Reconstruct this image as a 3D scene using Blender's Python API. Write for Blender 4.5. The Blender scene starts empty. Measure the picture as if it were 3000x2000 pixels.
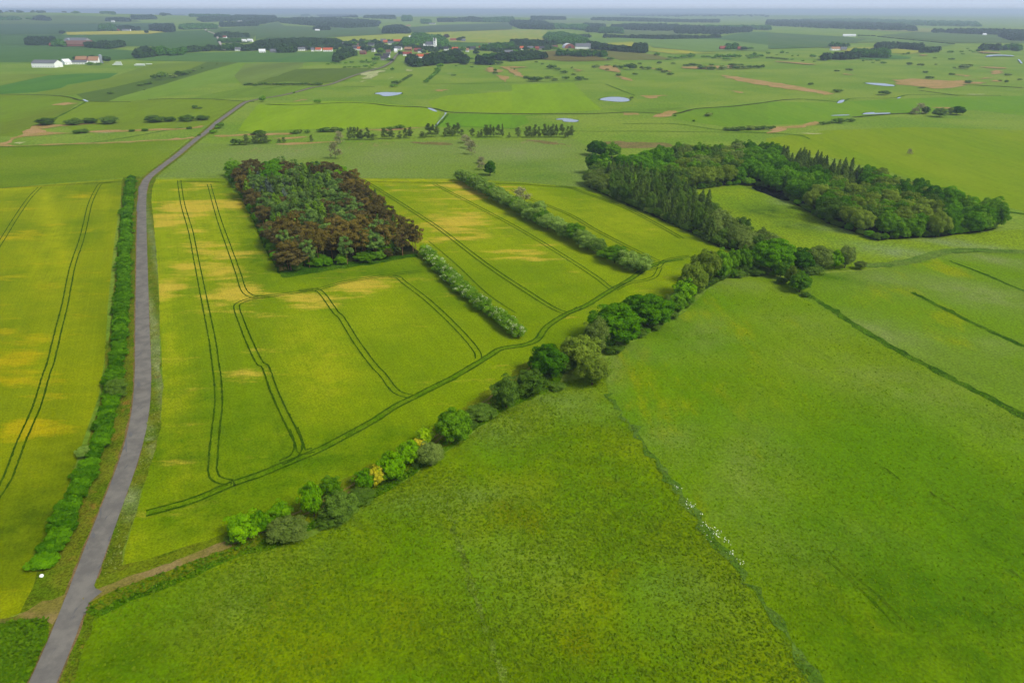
import bpy, math, random
import numpy as np
from mathutils import Vector
from mathutils.geometry import delaunay_2d_cdt
R = math.radians
scene = bpy.context.scene
col = scene.collection

# ------------------------------------------------------------------ camera
CAM_H, PITCH, FPX = 100.0, math.atan(970/2000.0), 2000.0
cam_d = bpy.data.cameras.new('camera'); cam = bpy.data.objects.new('camera', cam_d); col.objects.link(cam)
cam_d.sensor_width = 36; cam_d.lens = 24; cam_d.clip_start = 1; cam_d.clip_end = 120000
cam.location = (0, 0, CAM_H); cam.rotation_euler = (math.pi/2 - PITCH, 0, 0)
scene.camera = cam
# ------------------------------------------------------------------ sky, sun, exposure
SUN_EL, SUN_AZ = R(48), R(122)      # azimuth clockwise from +Y
w = bpy.data.worlds.new('World'); scene.world = w; w.use_nodes = True
nt = w.node_tree; bg = nt.nodes['Background']
sky = nt.nodes.new('ShaderNodeTexSky'); sky.sky_type = 'NISHITA'; sky.sun_disc = False
sky.sun_elevation = SUN_EL; sky.sun_rotation = SUN_AZ; sky.air_density = 1.0; sky.dust_density = 0.2; sky.ozone_density = 4.0
# hazy summer sky: the blue is veiled by thin cloud overhead and pales towards the horizon
def wn(ty): return nt.nodes.new(ty)
hs = wn('ShaderNodeHueSaturation'); hs.inputs['Saturation'].default_value = .45; nt.links.new(sky.outputs[0], hs.inputs['Color'])
tcw = wn('ShaderNodeTexCoord'); sx = wn('ShaderNodeSeparateXYZ'); nt.links.new(tcw.outputs['Generated'], sx.inputs[0])
cr = wn('ShaderNodeValToRGB'); nt.links.new(sx.outputs[2], cr.inputs[0]); KS = .56/.12
cr.color_ramp.elements[0].position = 0; cr.color_ramp.elements[0].color = (.72*KS, .79*KS, .92*KS, 1)
cr.color_ramp.elements[1].position = .022; cr.color_ramp.elements[1].color = (.61*KS, .80*KS, 1.12*KS, 1)
mr = wn('ShaderNodeMapRange'); nt.links.new(sx.outputs[2], mr.inputs[0]); mr.inputs[1].default_value = .03; mr.inputs[2].default_value = .3
mxw = wn('ShaderNodeMix'); mxw.data_type = 'RGBA'; nt.links.new(mr.outputs[0], mxw.inputs[0]); nt.links.new(cr.outputs[0], mxw.inputs[6]); nt.links.new(hs.outputs[0], mxw.inputs[7])
nt.links.new(mxw.outputs[2], bg.inputs[0]); bg.inputs[1].default_value = 0.12
sl = bpy.data.lights.new('sun', 'SUN'); sl.energy = 2.6; sl.angle = R(20); sl.color = (1, .95, .80)
so = bpy.data.objects.new('sun', sl); col.objects.link(so); so.location = (0, 0, 500)
sd = Vector((math.sin(SUN_AZ)*math.cos(SUN_EL), math.cos(SUN_AZ)*math.cos(SUN_EL), math.sin(SUN_EL)))
so.rotation_euler = sd.to_track_quat('Z', 'Y').to_euler()
scene.view_settings.view_transform = 'Standard'; scene.view_settings.look = 'None'
scene.view_settings.exposure = 0.7; scene.view_settings.gamma = 1

# ------------------------------------------------------------------ picture frames -> ground points
FR = dict(S=(0,0,1), F=(0,0,2352/3000), a=(0,0,3.136), b=(750,0,3.136), c=(1500,0,3.136), d=(2250,0,3.136),
          e=(0,400,2.351), f=(1000,400,2.351), g=(2000,400,2.351), h=(0,1000,1.568), i=(600,1100,2.6133),
          j=(1200,1400,2.352), k=(2000,1000,1.568), l=(1400,700,2.138), n=(640,340,3.92), m=(1200,340,4.276),
          w=(650,450,3.618), u=(1250,80,7.84), v=(950,90,7.84), q=(80,150,5.88))
CP, SP = math.cos(PITCH), math.sin(PITCH)
def smooth(a, b, x):
    t = np.clip((x-a)/(b-a), 0, 1); return t*t*(3-2*t)
def H(x, y):
    x = np.asarray(x, float); y = np.asarray(y, float)
    h = 78*np.exp(-((x+4300)/2300)**2 - ((y-6300)/2100)**2)
    h = h + 36*np.exp(-((x+700)/1500)**2 - ((y-7600)/1500)**2)
    h = h + 22*np.exp(-((x-4200)/2500)**2 - ((y-11500)/2500)**2)
    h = h + 5*np.sin(x/830+.6)*np.sin(y/1170+1.9)
    return h*smooth(1300, 3600, y)*(1-smooth(15000, 20000, y))
def ray(px, py):
    dx = (px-1500)/FPX; dy = (1000-py)/FPX
    return np.array([dx, CP+dy*SP, -SP+dy*CP])
TS = np.concatenate([np.arange(900, 9000, 10.), np.arange(9000, 60000, 60.)])
def hit(fr, x, y):
    ox, oy, s = FR[fr]; px = ox+x/s; py = oy+y/s
    d = ray(px, py)
    if d[2] < -1e-4:
        t = -CAM_H/d[2]
        if t*d[1] < 1300: return np.array([d[0]*t, d[1]*t, 0.0]), t
    z = CAM_H + TS*d[2]; g = H(TS*d[0], TS*d[1])
    k = np.nonzero(z <= g)[0]
    t = TS[k[0]] if len(k) else 40000.
    t = min(t, 40000.)
    p = np.array([d[0]*t, d[1]*t, 0.]); p[2] = H(p[0], p[1]); return p, t
def P(fr, pts): return [hit(fr, x, y)[0] for x, y in pts]
def catmull(pts, n=8, closed=False):
    pts = [np.array(p, float) for p in pts]; out = []
    m = len(pts); rng = range(m if closed else m-1)
    for i in rng:
        if closed: a, b, c_, d_ = pts[i-1], pts[i], pts[(i+1) % m], pts[(i+2) % m]
        else: a, b, c_, d_ = pts[max(i-1, 0)], pts[i], pts[i+1], pts[min(i+2, m-1)]
        for k in range(n):
            t = k/n
            out.append(.5*((2*b)+(-a+c_)*t+(2*a-5*b+4*c_-d_)*t*t+(-a+3*b-3*c_+d_)*t**3))
    if not closed: out.append(pts[-1])
    return out
CNT = [0]
def nextL(L):
    CNT[0] += 1; return L+(CNT[0] % 39)*.025
def zoff(L, y): return L*(0.03+0.5*smooth(900, 2600, y))

# ------------------------------------------------------------------ naming helpers
def tag(o, label=None, cat=None, group=None, kind=None):
    if label: o['label'] = label
    if cat: o['category'] = cat
    if group: o['group'] = group
    if kind: o['kind'] = kind
    return o
def mesh_obj(name, me, parent=None, mat=None):
    o = bpy.data.objects.new(name, me); col.objects.link(o)
    if mat: me.materials.clear(); me.materials.append(mat)
    if parent: o.parent = parent
    return o
def empty(name, loc=(0, 0, 0), rz=0):
    o = bpy.data.objects.new(name, None); col.objects.link(o); o.location = loc; o.rotation_euler = (0, 0, rz)
    o.empty_display_size = .5
    return o
ONES = ['', 'first', 'second', 'third', 'fourth', 'fifth', 'sixth', 'seventh', 'eighth', 'ninth', 'tenth', 'eleventh', 'twelfth',
        'thirteenth', 'fourteenth', 'fifteenth', 'sixteenth', 'seventeenth', 'eighteenth', 'nineteenth']
TENS = ['', '', 'twenty', 'thirty', 'forty', 'fifty', 'sixty', 'seventy', 'eighty', 'ninety']
def nth(n):
    if n < 20: return ONES[n]
    if n < 100:
        return TENS[n//10]+'-'+ONES[n % 10] if n % 10 else TENS[n//10][:-1]+'ieth'
    r = n-100
    return ('one hundred and '+nth(r)) if r else 'one hundredth'

# ------------------------------------------------------------------ materials
def lin(c):
    return tuple(((v/255)/12.92 if v <= 10 else ((v/255+.055)/1.055)**2.4) for v in c)
K_ALB = 0.56
def alb(c, k=None):
    k = K_ALB if k is None else k
    return tuple(v*k for v in lin(c))+(1,)
class NB:
    def __init__(s, name):
        s.m = bpy.data.materials.new(name); s.m.use_nodes = True; s.t = s.m.node_tree
        s.b = s.t.nodes['Principled BSDF']; s.b.inputs['Roughness'].default_value = .9
        s.b.inputs['Specular IOR Level'].default_value = 0
        s.co = None
    def n(s, ty, **kw):
        nd = s.t.nodes.new(ty)
        for k_, v in kw.items(): setattr(nd, k_, v)
        return nd
    def put(s, inp, v):
        if isinstance(v, bpy.types.NodeSocket): s.t.links.new(v, inp)
        else: inp.default_value = v
    def coord(s):
        if s.co is None: s.co = s.n('ShaderNodeTexCoord').outputs['Object']
        return s.co
    def noise(s, scale, det=3, rough=.5, stretch=None, rot=0, off=0, dist=0):
        c = s.coord()
        if stretch or off or rot:
            mp = s.n('ShaderNodeMapping'); s.put(mp.inputs[0], c)
            mp.inputs['Scale'].default_value = (stretch or (1, 1))+(1,)
            mp.inputs['Rotation'].default_value = (0, 0, rot)
            mp.inputs['Location'].default_value = (off, off*.7, 0); c = mp.outputs[0]
        nz = s.n('ShaderNodeTexNoise'); s.put(nz.inputs['Vector'], c)
        nz.inputs['Scale'].default_value = scale; nz.inputs['Detail'].default_value = det; nz.inputs['Roughness'].default_value = rough
        nz.inputs['Distortion'].default_value = dist
        return nz.outputs['Fac']
    def attr(s, name): return s.n('ShaderNodeAttribute', attribute_name=name).outputs['Fac']
    def math(s, op, a, b=0.0, c=0.0, clamp=False):
        nd = s.n('ShaderNodeMath', operation=op, use_clamp=clamp)
        s.put(nd.inputs[0], a); s.put(nd.inputs[1], b); s.put(nd.inputs[2], c); return nd.outputs[0]
    def rng(s, v, a, b, c=0., d=1.):
        nd = s.n('ShaderNodeMapRange', interpolation_type='SMOOTHSTEP')
        s.put(nd.inputs[0], v); 
        for i_, q in enumerate((a, b, c, d)): nd.inputs[i_+1].default_value = q
        return nd.outputs[0]
    def mix(s, f, a, b, mode='MIX'):
        nd = s.n('ShaderNodeMix', data_type='RGBA', blend_type=mode)
        s.put(nd.inputs[0], f); s.put(nd.inputs[6], a); s.put(nd.inputs[7], b); return nd.outputs[2]
    def bump(s, h, strength, dist):
        nd = s.n('ShaderNodeBump'); s.put(nd.inputs['Height'], h)
        nd.inputs['Strength'].default_value = strength; nd.inputs['Distance'].default_value = dist
        s.t.links.new(nd.outputs[0], s.b.inputs['Normal'])
    def scale_col(s, c, f):
        nd = s.n('ShaderNodeVectorMath', operation='SCALE'); s.put(nd.inputs[0], c[:3] if isinstance(c, tuple) else c); s.put(nd.inputs[3], f); return nd.outputs[0]
    def done(s, c): s.put(s.b.inputs['Base Color'], c); return s.m

def grass_mat(name, base, alt, ripe=None, pale=None, dark=None, s1=.02, grain=.35, gs=1.6, streak=(1, 1), rot=0, bump=.5, mott=.25, ps=.09, k=None, rows=None):
    b = NB(name); c = b.mix(b.rng(b.noise(s1, 4, .6), .38, .62), alb(base, k), alb(alt, k))
    n2 = b.noise(ps, 7, .68, stretch=streak, rot=rot, off=31)
    if pale:
        f = b.math('MULTIPLY', b.attr('pale'), b.rng(b.noise(.12, 5, .65, off=7), .3, .65, .35, 1.15), clamp=True)
        c = b.mix(f, c, alb(pale, k))
    if dark:
        f = b.math('MULTIPLY', b.attr('dark'), b.rng(b.noise(.15, 4, .6, off=17), .3, .7, .4, 1.1), clamp=True)
        c = b.mix(f, c, alb(dark, k))
    if ripe:
        v = b.math('ADD', b.attr('ripe'), b.math('MULTIPLY_ADD', n2, 2.6, -1.3))
        c = b.mix(b.rng(v, .2, .72, 0, .85), c, alb(ripe, k))
    mo = b.noise(.22, 4, .6, stretch=streak, rot=rot, off=3)
    gr = b.noise(gs, 4, .7)
    g = b.math('ADD', b.math('MULTIPLY_ADD', b.rng(gr, .3, .7), grain*2, 1-grain), b.math('MULTIPLY_ADD', mo, mott*2, -mott))
    if rows:
        mp = b.n('ShaderNodeMapping', vector_type='TEXTURE'); b.put(mp.inputs[0], b.coord()); mp.inputs['Rotation'].default_value = (0, 0, rows[0]); mp.inputs['Scale'].default_value = (60, .55, 1)
        nz = b.n('ShaderNodeTexNoise'); b.put(nz.inputs['Vector'], mp.outputs[0]); nz.inputs['Scale'].default_value = 1; nz.inputs['Detail'].default_value = 2
        mp2 = b.n('ShaderNodeMapping', vector_type='TEXTURE'); b.put(mp2.inputs[0], b.coord()); mp2.inputs['Rotation'].default_value = (0, 0, rows[0]); mp2.inputs['Scale'].default_value = (90, 5, 1)
        nz2 = b.n('ShaderNodeTexNoise'); b.put(nz2.inputs['Vector'], mp2.outputs[0]); nz2.inputs['Scale'].default_value = 1; nz2.inputs['Detail'].default_value = 3
        g = b.math('ADD', g, b.math('MULTIPLY_ADD', nz.outputs[0], rows[1]*2, -rows[1])); g = b.math('ADD', g, b.math('MULTIPLY_ADD', nz2.outputs[0], rows[1]*1.6, -rows[1]*.8))
    c = b.scale_col(c, g)
    if bump: b.bump(gr, bump, .35)
    return b.done(c)
def flat_mat(name, c, rough=.85, var=.12, sc=1., k=1.0, spec=.2):
    b = NB(name); b.b.inputs['Roughness'].default_value = rough; b.b.inputs['Specular IOR Level'].default_value = spec
    g = b.math('MULTIPLY_ADD', b.noise(sc, 4, .6), var*2, 1-var)
    return b.done(b.scale_col(alb(c, k), g))

# ------------------------------------------------------------------ ground sheets
def inpoly(pts, poly):
    x, y = pts[:, 0], pts[:, 1]; ins = np.zeros(len(pts), bool); n = len(poly); j = n-1
    for i in range(n):
        xi, yi = poly[i]; xj, yj = poly[j]
        c = ((yi > y) != (yj > y)) & (x < (xj-xi)*(y-yi)/(yj-yi+1e-12)+xi)
        ins ^= c; j = i
    return ins
def blob_vals(xy, blobs, ch):
    v = np.zeros(len(xy))
    for bl in blobs or []:
        if bl[0] != ch: continue
        _, fr, x, y, rx, ry, amp = bl[:7]
        p, t = hit(fr, x, y); s = FR[fr][2]
        wx = rx/s*t/FPX; p1 = hit(fr, x, y-ry)[0]; p2 = hit(fr, x, y+ry)[0]; wy = abs(p1[1]-p2[1])/2+1e-3
        # the ellipse axis follows the line of sight
        ux, uy = p[0]/math.hypot(p[0], p[1]), p[1]/math.hypot(p[0], p[1])
        dx, dy = xy[:, 0]-p[0], xy[:, 1]-p[1]
        al = dx*ux+dy*uy; ac = dx*uy-dy*ux
        v = np.maximum(v, amp*np.exp(-(ac/wx)**2*.9-(al/wy)**2*.9))
    return v
def sheet(name, poly, mat, L, grid=5., blobs=None, jit=0., sm=0, seed=1, kind='structure'):
    L = nextL(L); poly = [np.array(p[:2]) for p in poly]
    if sm: poly = [p[:2] for p in catmull([np.append(p, 0) for p in poly], sm, True)]
    out = []
    rg = np.random.default_rng(seed)
    for i in range(len(poly)):
        a, b = poly[i], poly[(i+1) % len(poly)]; n = max(1, int(np.hypot(*(b-a))/grid))
        n = min(n, 300)
        for k_ in range(n): out.append(a+(b-a)*k_/n)
    out = np.array(out)
    if jit: out = out+rg.normal(0, jit, out.shape)
    lo, hi = out.min(0), out.max(0)
    xs = np.arange(lo[0], hi[0], grid); ys = np.arange(lo[1], hi[1], grid)
    g = np.array(np.meshgrid(xs, ys)).reshape(2, -1).T if len(xs) and len(ys) else np.zeros((0, 2))
    if len(g):
        g = g+rg.uniform(-.2, .2, g.shape)*grid; g = g[inpoly(g, out)]
        if len(g) > 25000: g = g[::len(g)//25000+1]
    allp = np.vstack([out, g]) if len(g) else out
    c0 = allp.mean(0)
    nb = len(out)
    r = delaunay_2d_cdt([Vector(p-c0) for p in allp], [], [list(range(nb))], 1, 1e-4)
    v2 = np.array([tuple(v) for v in r[0]])+c0
    z = H(v2[:, 0], v2[:, 1])+zoff(L, v2[:, 1])
    me = bpy.data.meshes.new(name); me.from_pydata(np.column_stack([v2, z]).tolist(), [], [list(f) for f in r[2]])
    if len(me.polygons) and me.polygons[0].normal.z < 0: me.flip_normals()
    for ch in ('ripe', 'pale', 'dark'):
        if blobs and any(q[0] == ch for q in blobs):
            at = me.attributes.new(ch, 'FLOAT', 'POINT'); at.data.foreach_set('value', blob_vals(v2, blobs, ch).astype(np.float32))
    me.update()
    o = mesh_obj(name, me, None, mat)
    if kind: o['kind'] = kind
    return o
def ribbon_data(pts, width, L, offs=(0,), jit=0., seed=0, step=None):
    L = nextL(L); pts = np.array(pts)[:, :2]; rg = np.random.default_rng(seed)
    if step:
        d = np.r_[0, np.cumsum(np.hypot(*np.diff(pts, axis=0).T))]; m = max(2, int(d[-1]/step)); s = np.linspace(0, d[-1], m)
        pts = np.column_stack([np.interp(s, d, pts[:, 0]), np.interp(s, d, pts[:, 1])])
    t = np.gradient(pts, axis=0); t /= np.hypot(t[:, 0], t[:, 1])[:, None]+1e-9; nn = np.column_stack([-t[:, 1], t[:, 0]])
    V, Fc = [], []
    for o in offs:
        wl = width/2*(1+rg.normal(0, jit, len(pts))); wr = width/2*(1+rg.normal(0, jit, len(pts)))
        if np.ndim(width): pass
        a = pts+nn*(o+wl)[:, None]; b = pts+nn*(o-wr)[:, None]; base = len(V)
        for q in (a, b):
            z = H(q[:, 0], q[:, 1])+zoff(L, q[:, 1]); V += np.column_stack([q, z]).tolist()
        n = len(pts)
        Fc += [(base+i, base+n+i, base+n+i+1, base+i+1) for i in range(n-1)]
    return V, Fc
def ribbon(name, pts, width, mat, L, offs=(0,), jit=0., seed=0, step=None, kind='structure'):
    V, Fc = ribbon_data(pts, width, L, offs, jit, seed, step)
    me = bpy.data.meshes.new(name); me.from_pydata(V, [], Fc); me.update()
    o = mesh_obj(name, me, None, mat)
    if kind: o['kind'] = kind
    return o

# ================================================================== GROUND
def ground():
    xs = np.unique(np.concatenate([np.arange(-60000, -9000, 3000.), np.arange(-9000, 9001, 120.), np.arange(9000, 60001, 3000.)]))
    ys = np.unique(np.concatenate([np.arange(-400, 1200, 100.), np.arange(1200, 12000, 120.), np.arange(12000, 21000, 600.), np.arange(21000, 62001, 4000.)]))
    X, Y = np.meshgrid(xs, ys); Z = H(X, Y)
    nx, ny = len(xs), len(ys)
    me = bpy.data.meshes.new('ground')
    idx = np.arange(nx*ny).reshape(ny, nx)
    fc = np.stack([idx[:-1, :-1], idx[:-1, 1:], idx[1:, 1:], idx[1:, :-1]], -1).reshape(-1, 4)
    me.from_pydata(np.stack([X, Y, Z], -1).reshape(-1, 3).tolist(), [], fc.tolist())
    me.polygons.foreach_set('use_smooth', [True]*len(me.polygons)); me.update()
    m = grass_mat('ground_grass', (122, 156, 44), (142, 166, 56), s1=.008, grain=.28, gs=.5, mott=.32, bump=.4, streak=(1.6, .6))
    o = mesh_obj('ground', me, None, m); o['kind'] = 'structure'
ground()

def ang(fr, a, b):
    p, q = P(fr, [a, b]); return math.atan2(q[1]-p[1], q[0]-p[0])
ROW_B = ang('e', (1240, 350), (1484, 1560)); ROW_M = ang('k', (660, 1000), (1000, 1330))
BARLEY = dict(base=(142, 166, 0), alt=(120, 150, 0), ripe=(220, 194, 66), pale=(178, 186, 18), dark=(74, 118, 0))
barley_l = grass_mat('barley_left', (150, 164, 0), (122, 146, 0), ripe=(198, 182, 6), pale=(182, 188, 4), dark=(92, 116, 2), s1=.015, grain=.22, gs=2.2, streak=(.35, 1.2), mott=.1, rows=(ROW_B, .14))
barley = grass_mat('barley', **BARLEY, s1=.014, grain=.3, gs=2.2, streak=(.32, 1.1), mott=.1, rows=(ROW_B, .14))
# left barley field
FIELD_L = P('F', [(283, 411), (150, 421), (0, 433), (-300, 452), (-900, 640), (-1200, 1000), (-1000, 1300)]) + P('h', [(-600, 1330), (0, 1285), (100, 1245), (165, 1130), (180, 1050), (245, 850), (330, 620), (395, 420), (455, 250), (478, 100), (486, 0)]) + P('F', [(248, 700), (262, 560), (275, 470)])
sheet('barley_field', FIELD_L, barley_l, 4, 5., blobs=[
    ('ripe', 'e', 100, 690, 230, 60, .55), ('ripe', 'e', 520, 430, 120, 30, .45), ('ripe', 'e', 40, 520, 150, 30, .3), ('ripe', 'e', 600, 650, 200, 25, .35),
    ('ripe', 'e', 100, 940, 220, 40, .38), ('ripe', 'e', 330, 1030, 120, 40, .5), ('ripe', 'e', 60, 1320, 160, 60, .5), ('ripe', 'e', 430, 1480, 80, 50, .4),
    ('ripe', 'h', 60, 100, 180, 80, .62), ('ripe', 'h', 60, 200, 80, 60, .5), ('ripe', 'h', 120, 400, 120, 60, .6), ('ripe', 'h', 240, 420, 90, 50, .45), ('ripe', 'h', 250, 200, 90, 60, .4), ('ripe', 'h', 20, 520, 80, 40, .45),
    ('pale', 'e', 350, 600, 60, 500, .8), ('pale', 'e', 300, 330, 500, 30, .9), ('pale', 'e', 250, 900, 60, 300, .6), ('pale', 'h', 60, 1180, 160, 90, .8), ('pale', 'e', 790, 700, 60, 700, .35), ('pale', 'h', 420, 300, 50, 300, .4),
    ('dark', 'h', 120, 850, 330, 330, 1.), ('dark', 'h', 300, 560, 160, 240, .7), ('dark', 'h', 200, 1000, 150, 120, .9), ('dark', 'e', 620, 1200, 100, 400, .35)])
# large barley field around the pine wood and the hedges
FIELD_B = P('h', [(560, 1060), (575, 960), (622, 800), (668, 640), (708, 520), (738, 400), (748, 200), (740, 0)]) + P('e', [(1102, 1350), (1096, 1050), (1082, 850), (1058, 600), (1040, 450), (1046, 360), (1072, 296), (1570, 288)]) \
    + P('F', [(820, 410), (1050, 412), (1190, 419), (1345, 432), (1480, 490), (1560, 525), (1650, 568), (1700, 590), (1600, 640), (1500, 700), (1400, 745), (1290, 820), (1130, 905)]) \
    + P('i', [(1900, 330), (1500, 600), (1150, 800), (700, 1010), (200, 1210), (0, 1300)]) + P('h', [(860, 950), (700, 1015)])
sheet('barley_field', FIELD_B, barley, 4, 5., blobs=[
    ('ripe', 'e', 1330, 500, 276, 75, 0.76), ('ripe', 'e', 1620, 470, 184, 62, 0.67), ('ripe', 'e', 1180, 590, 172, 50, 0.61), ('ripe', 'e', 1350, 345, 149, 37, 0.51), ('ripe', 'e', 1340, 655, 138, 32, 0.67),
    ('ripe', 'e', 1280, 900, 149, 87, 0.61), ('ripe', 'e', 1480, 850, 184, 150, 0.51), ('ripe', 'e', 1420, 740, 138, 50, 0.51), ('ripe', 'e', 1150, 1050, 149, 100, 0.63), ('ripe', 'e', 1600, 1080, 218, 100, 0.68),
    ('ripe', 'e', 1530, 1150, 138, 50, 0.61), ('ripe', 'e', 2150, 1100, 264, 75, 0.71), ('ripe', 'e', 1720, 1170, 69, 31, 0.49), ('ripe', 'f', 120, 1030, 218, 75, 0.67), ('ripe', 'f', 90, 1100, 69, 25, 0.49), ('ripe', 'e', 1520, 930, 138, 50, 0.49),
    ('ripe', 'f', 830, 370, 299, 75, 0.61), ('ripe', 'f', 760, 600, 264, 100, 0.73), ('ripe', 'f', 700, 680, 114, 50, 0.61), ('ripe', 'f', 950, 690, 114, 50, 0.43), ('ripe', 'f', 1290, 810, 161, 62, 0.55), ('ripe', 'f', 1580, 950, 138, 25, 0.61),
    ('ripe', 'f', 450, 520, 92, 25, 0.43), ('ripe', 'h', 900, 210, 90, 40, .4), ('ripe', 'h', 1080, 170, 110, 60, .42), ('ripe', 'f', 640, 335, 138, 25, 0.55), ('ripe', 'f', 240, 1240, 138, 12, 0.37),
    ('pale', 'e', 1400, 650, 420, 420, .6), ('pale', 'f', 900, 520, 600, 220, .55), ('pale', 'f', 1900, 560, 400, 200, .4), ('pale', 'e', 1080, 1000, 50, 900, .9), ('pale', 'h', 760, 300, 50, 500, .8), ('pale', 'h', 1480, 130, 180, 200, .75), ('pale', 'e', 2050, 1350, 160, 200, .6), ('pale', 'h', 640, 930, 110, 80, 1.), ('pale', 'f', 500, 305, 900, 22, .9), ('pale', 'e', 1100, 310, 200, 20, .8), ('pale', 'f', 1700, 720, 700, 120, .3), ('pale', 'f', 300, 1200, 300, 200, .3), ('pale', 'f', 1000, 560, 400, 200, .3),
    ('dark', 'h', 850, 500, 200, 220, .75), ('dark', 'h', 1000, 750, 500, 170, .75), ('dark', 'i', 900, 600, 1100, 260, .75), ('dark', 'h', 900, 300, 160, 200, .5), ('dark', 'h', 1200, 400, 200, 160, .55), ('dark', 'e', 1750, 800, 90, 300, .75), ('dark', 'e', 1600, 420, 60, 150, .6), ('dark', 'f', 1300, 560, 130, 30, .35), ('dark', 'f', 1600, 1050, 260, 60, .3), ('dark', 'i', 400, 420, 400, 300, .4), ('dark', 'i', 1200, 250, 500, 160, .35), ('dark', 'w', 1500, 1260, 900, 60, .6), ('dark', 'f', 700, 1150, 300, 250, .25)])

# meadows in front
mead1 = grass_mat('rough_meadow', (112, 152, 0), (132, 156, 0), ripe=(128, 140, 0), pale=(130, 158, 58), dark=(60, 98, 0), s1=.03, grain=.24, gs=1.9, mott=.34, ps=.03)
mead2 = grass_mat('mown_meadow', (108, 152, 0), (130, 160, 0), ripe=(158, 168, 0), pale=(134, 156, 60), dark=(70, 116, 0), s1=.012, grain=.26, gs=1.7, mott=.14, streak=(1.4, .5), ps=.04, rows=(ROW_M, .16))
mead3 = grass_mat('pale_meadow', (120, 150, 38), (116, 152, 14), ripe=(150, 164, 4), pale=(138, 156, 78), dark=(70, 112, 6), s1=.02, grain=.32, gs=1.4, mott=.14, streak=(1.4, .5), ps=.04, rows=(ROW_M, .14))
M1 = P('F', [(190, 1440), (205, 1425), (400, 1330), (560, 1262), (720, 1232), (830, 1160), (930, 1105), (1060, 1015), (1140, 955), (1250, 885), (1390, 860), (1400, 910), (1500, 1050), (1640, 1240), (1790, 1450), (1900, 1590), (2050, 1800), (1500, 2100), (600, 2100), (50, 1800), (150, 1568)])
sheet('rough_meadow', M1, mead1, 4, 4., blobs=[
    ('ripe', 'j', 700, 300, 300, 160, .5), ('ripe', 'j', 0, 950, 250, 350, .45), ('ripe', 'j', 1400, 650, 200, 200, .32), ('ripe', 'j', 1100, 1050, 250, 200, .35), ('ripe', 'j', 2150, 1150, 300, 300, .4), ('ripe', 'h', 1100, 1250, 300, 120, .35), ('ripe', 'i', 2200, 1200, 200, 200, .4), ('ripe', 'h', 1400, 1450, 300, 200, .4), ('ripe', 'j', 1400, 60, 250, 100, .4),
    ('pale', 'i', 1900, 950, 500, 100, .8), ('pale', 'i', 2250, 420, 260, 120, .8), ('pale', 'l', 450, 1000, 300, 100, .9), ('pale', 'j', 800, 620, 400, 300, .4), ('pale', 'j', 1900, 800, 350, 250, .55), ('pale', 'i', 500, 1480, 500, 120, .45), ('pale', 'h', 1050, 1230, 200, 100, .6), ('pale', 'j', 350, 300, 60, 200, .8), ('pale', 'i', 1300, 1050, 900, 50, .6), ('pale', 'j', 1050, 640, 90, 80, .8), ('pale', 'l', 680, 1080, 220, 60, .8),
    ('dark', 'j', 790, 250, 60, 40, .9), ('dark', 'j', 860, 400, 90, 40, .6), ('dark', 'j', 1000, 350, 40, 20, .7), ('dark', 'j', 1250, 570, 50, 25, .7), ('dark', 'j', 1440, 980, 40, 25, .8), ('dark', 'j', 2050, 1100, 160, 60, .7), ('dark', 'h', 500, 1500, 250, 120, .6), ('dark', 'h', 700, 1400, 400, 60, .35), ('dark', 'j', 1700, 400, 30, 30, .6), ('dark', 'j', 80, 1000, 40, 20, .7), ('dark', 'j', 1130, 240, 50, 20, .6), ('dark', 'j', 1650, 1210, 60, 25, .6), ('dark', 'j', 2000, 600, 300, 400, .3), ('dark', 'j', 1200, 1400, 900, 150, .35)])
M2 = P('l', [(770, 770), (900, 690), (1100, 580), (1300, 460), (1430, 330), (1560, 255), (1700, 240), (1830, 245), (1900, 290), (2010, 360), (2351, 545)]) + P('F', [(2352, 957), (2700, 1130), (3400, 1700), (3200, 2200), (2050, 2000), (1960, 1660), (1900, 1590), (1790, 1450), (1640, 1240), (1500, 1050), (1400, 910)])
sheet('mown_meadow', M2, mead2, 5, 5., blobs=[
    ('ripe', 'l', 1350, 900, 420, 300, 0.30), ('ripe', 'k', 300, 250, 320, 160, 0.25), ('ripe', 'k', 560, 430, 250, 130, 0.23), ('ripe', 'g', 500, 1250, 350, 150, 0.18), ('ripe', 'k', 130, 130, 120, 100, 0.27), ('ripe', 'g', 250, 1500, 300, 100, 0.24), ('ripe', 'l', 1350, 480, 160, 60, 0.21), ('ripe', 'k', 1000, 620, 300, 200, 0.15),
    ('pale', 'k', 1000, 200, 500, 110, .7), ('pale', 'k', 300, 600, 200, 300, .65), ('pale', 'g', 300, 1010, 350, 60, .75), ('pale', 'g', 150, 1350, 220, 160, .7), ('pale', 'k', 1450, 400, 200, 100, .5), ('pale', 'l', 850, 800, 90, 180, .9), ('pale', 'k', 500, 950, 220, 140, .5), ('pale', 'g', 900, 1300, 400, 120, .5), ('pale', 'l', 1000, 700, 300, 60, .7), ('pale', 'k', 880, 900, 200, 60, .4), ('pale', 'l', 1200, 1250, 250, 160, .6),
    ('dark', 'k', 1200, 1300, 800, 450, .75), ('dark', 'k', 700, 1350, 350, 250, .75), ('dark', 'k', 1100, 750, 350, 70, .35), ('dark', 'k', 1450, 900, 300, 300, .55), ('dark', 'l', 1900, 240, 400, 30, .5), ('dark', 'k', 870, 1180, 250, 50, .5), ('dark', 'l', 1130, 580, 150, 30, .6), ('dark', 'k', 900, 500, 600, 200, .2)])
M3 = P('g', [(640, 1000), (870, 950), (1250, 925), (1500, 890), (1700, 845), (1850, 810), (2351, 800)]) + P('F', [(2900, 610), (3400, 900), (2900, 1230), (2352, 955), (2100, 830), (1850, 690)])
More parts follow.
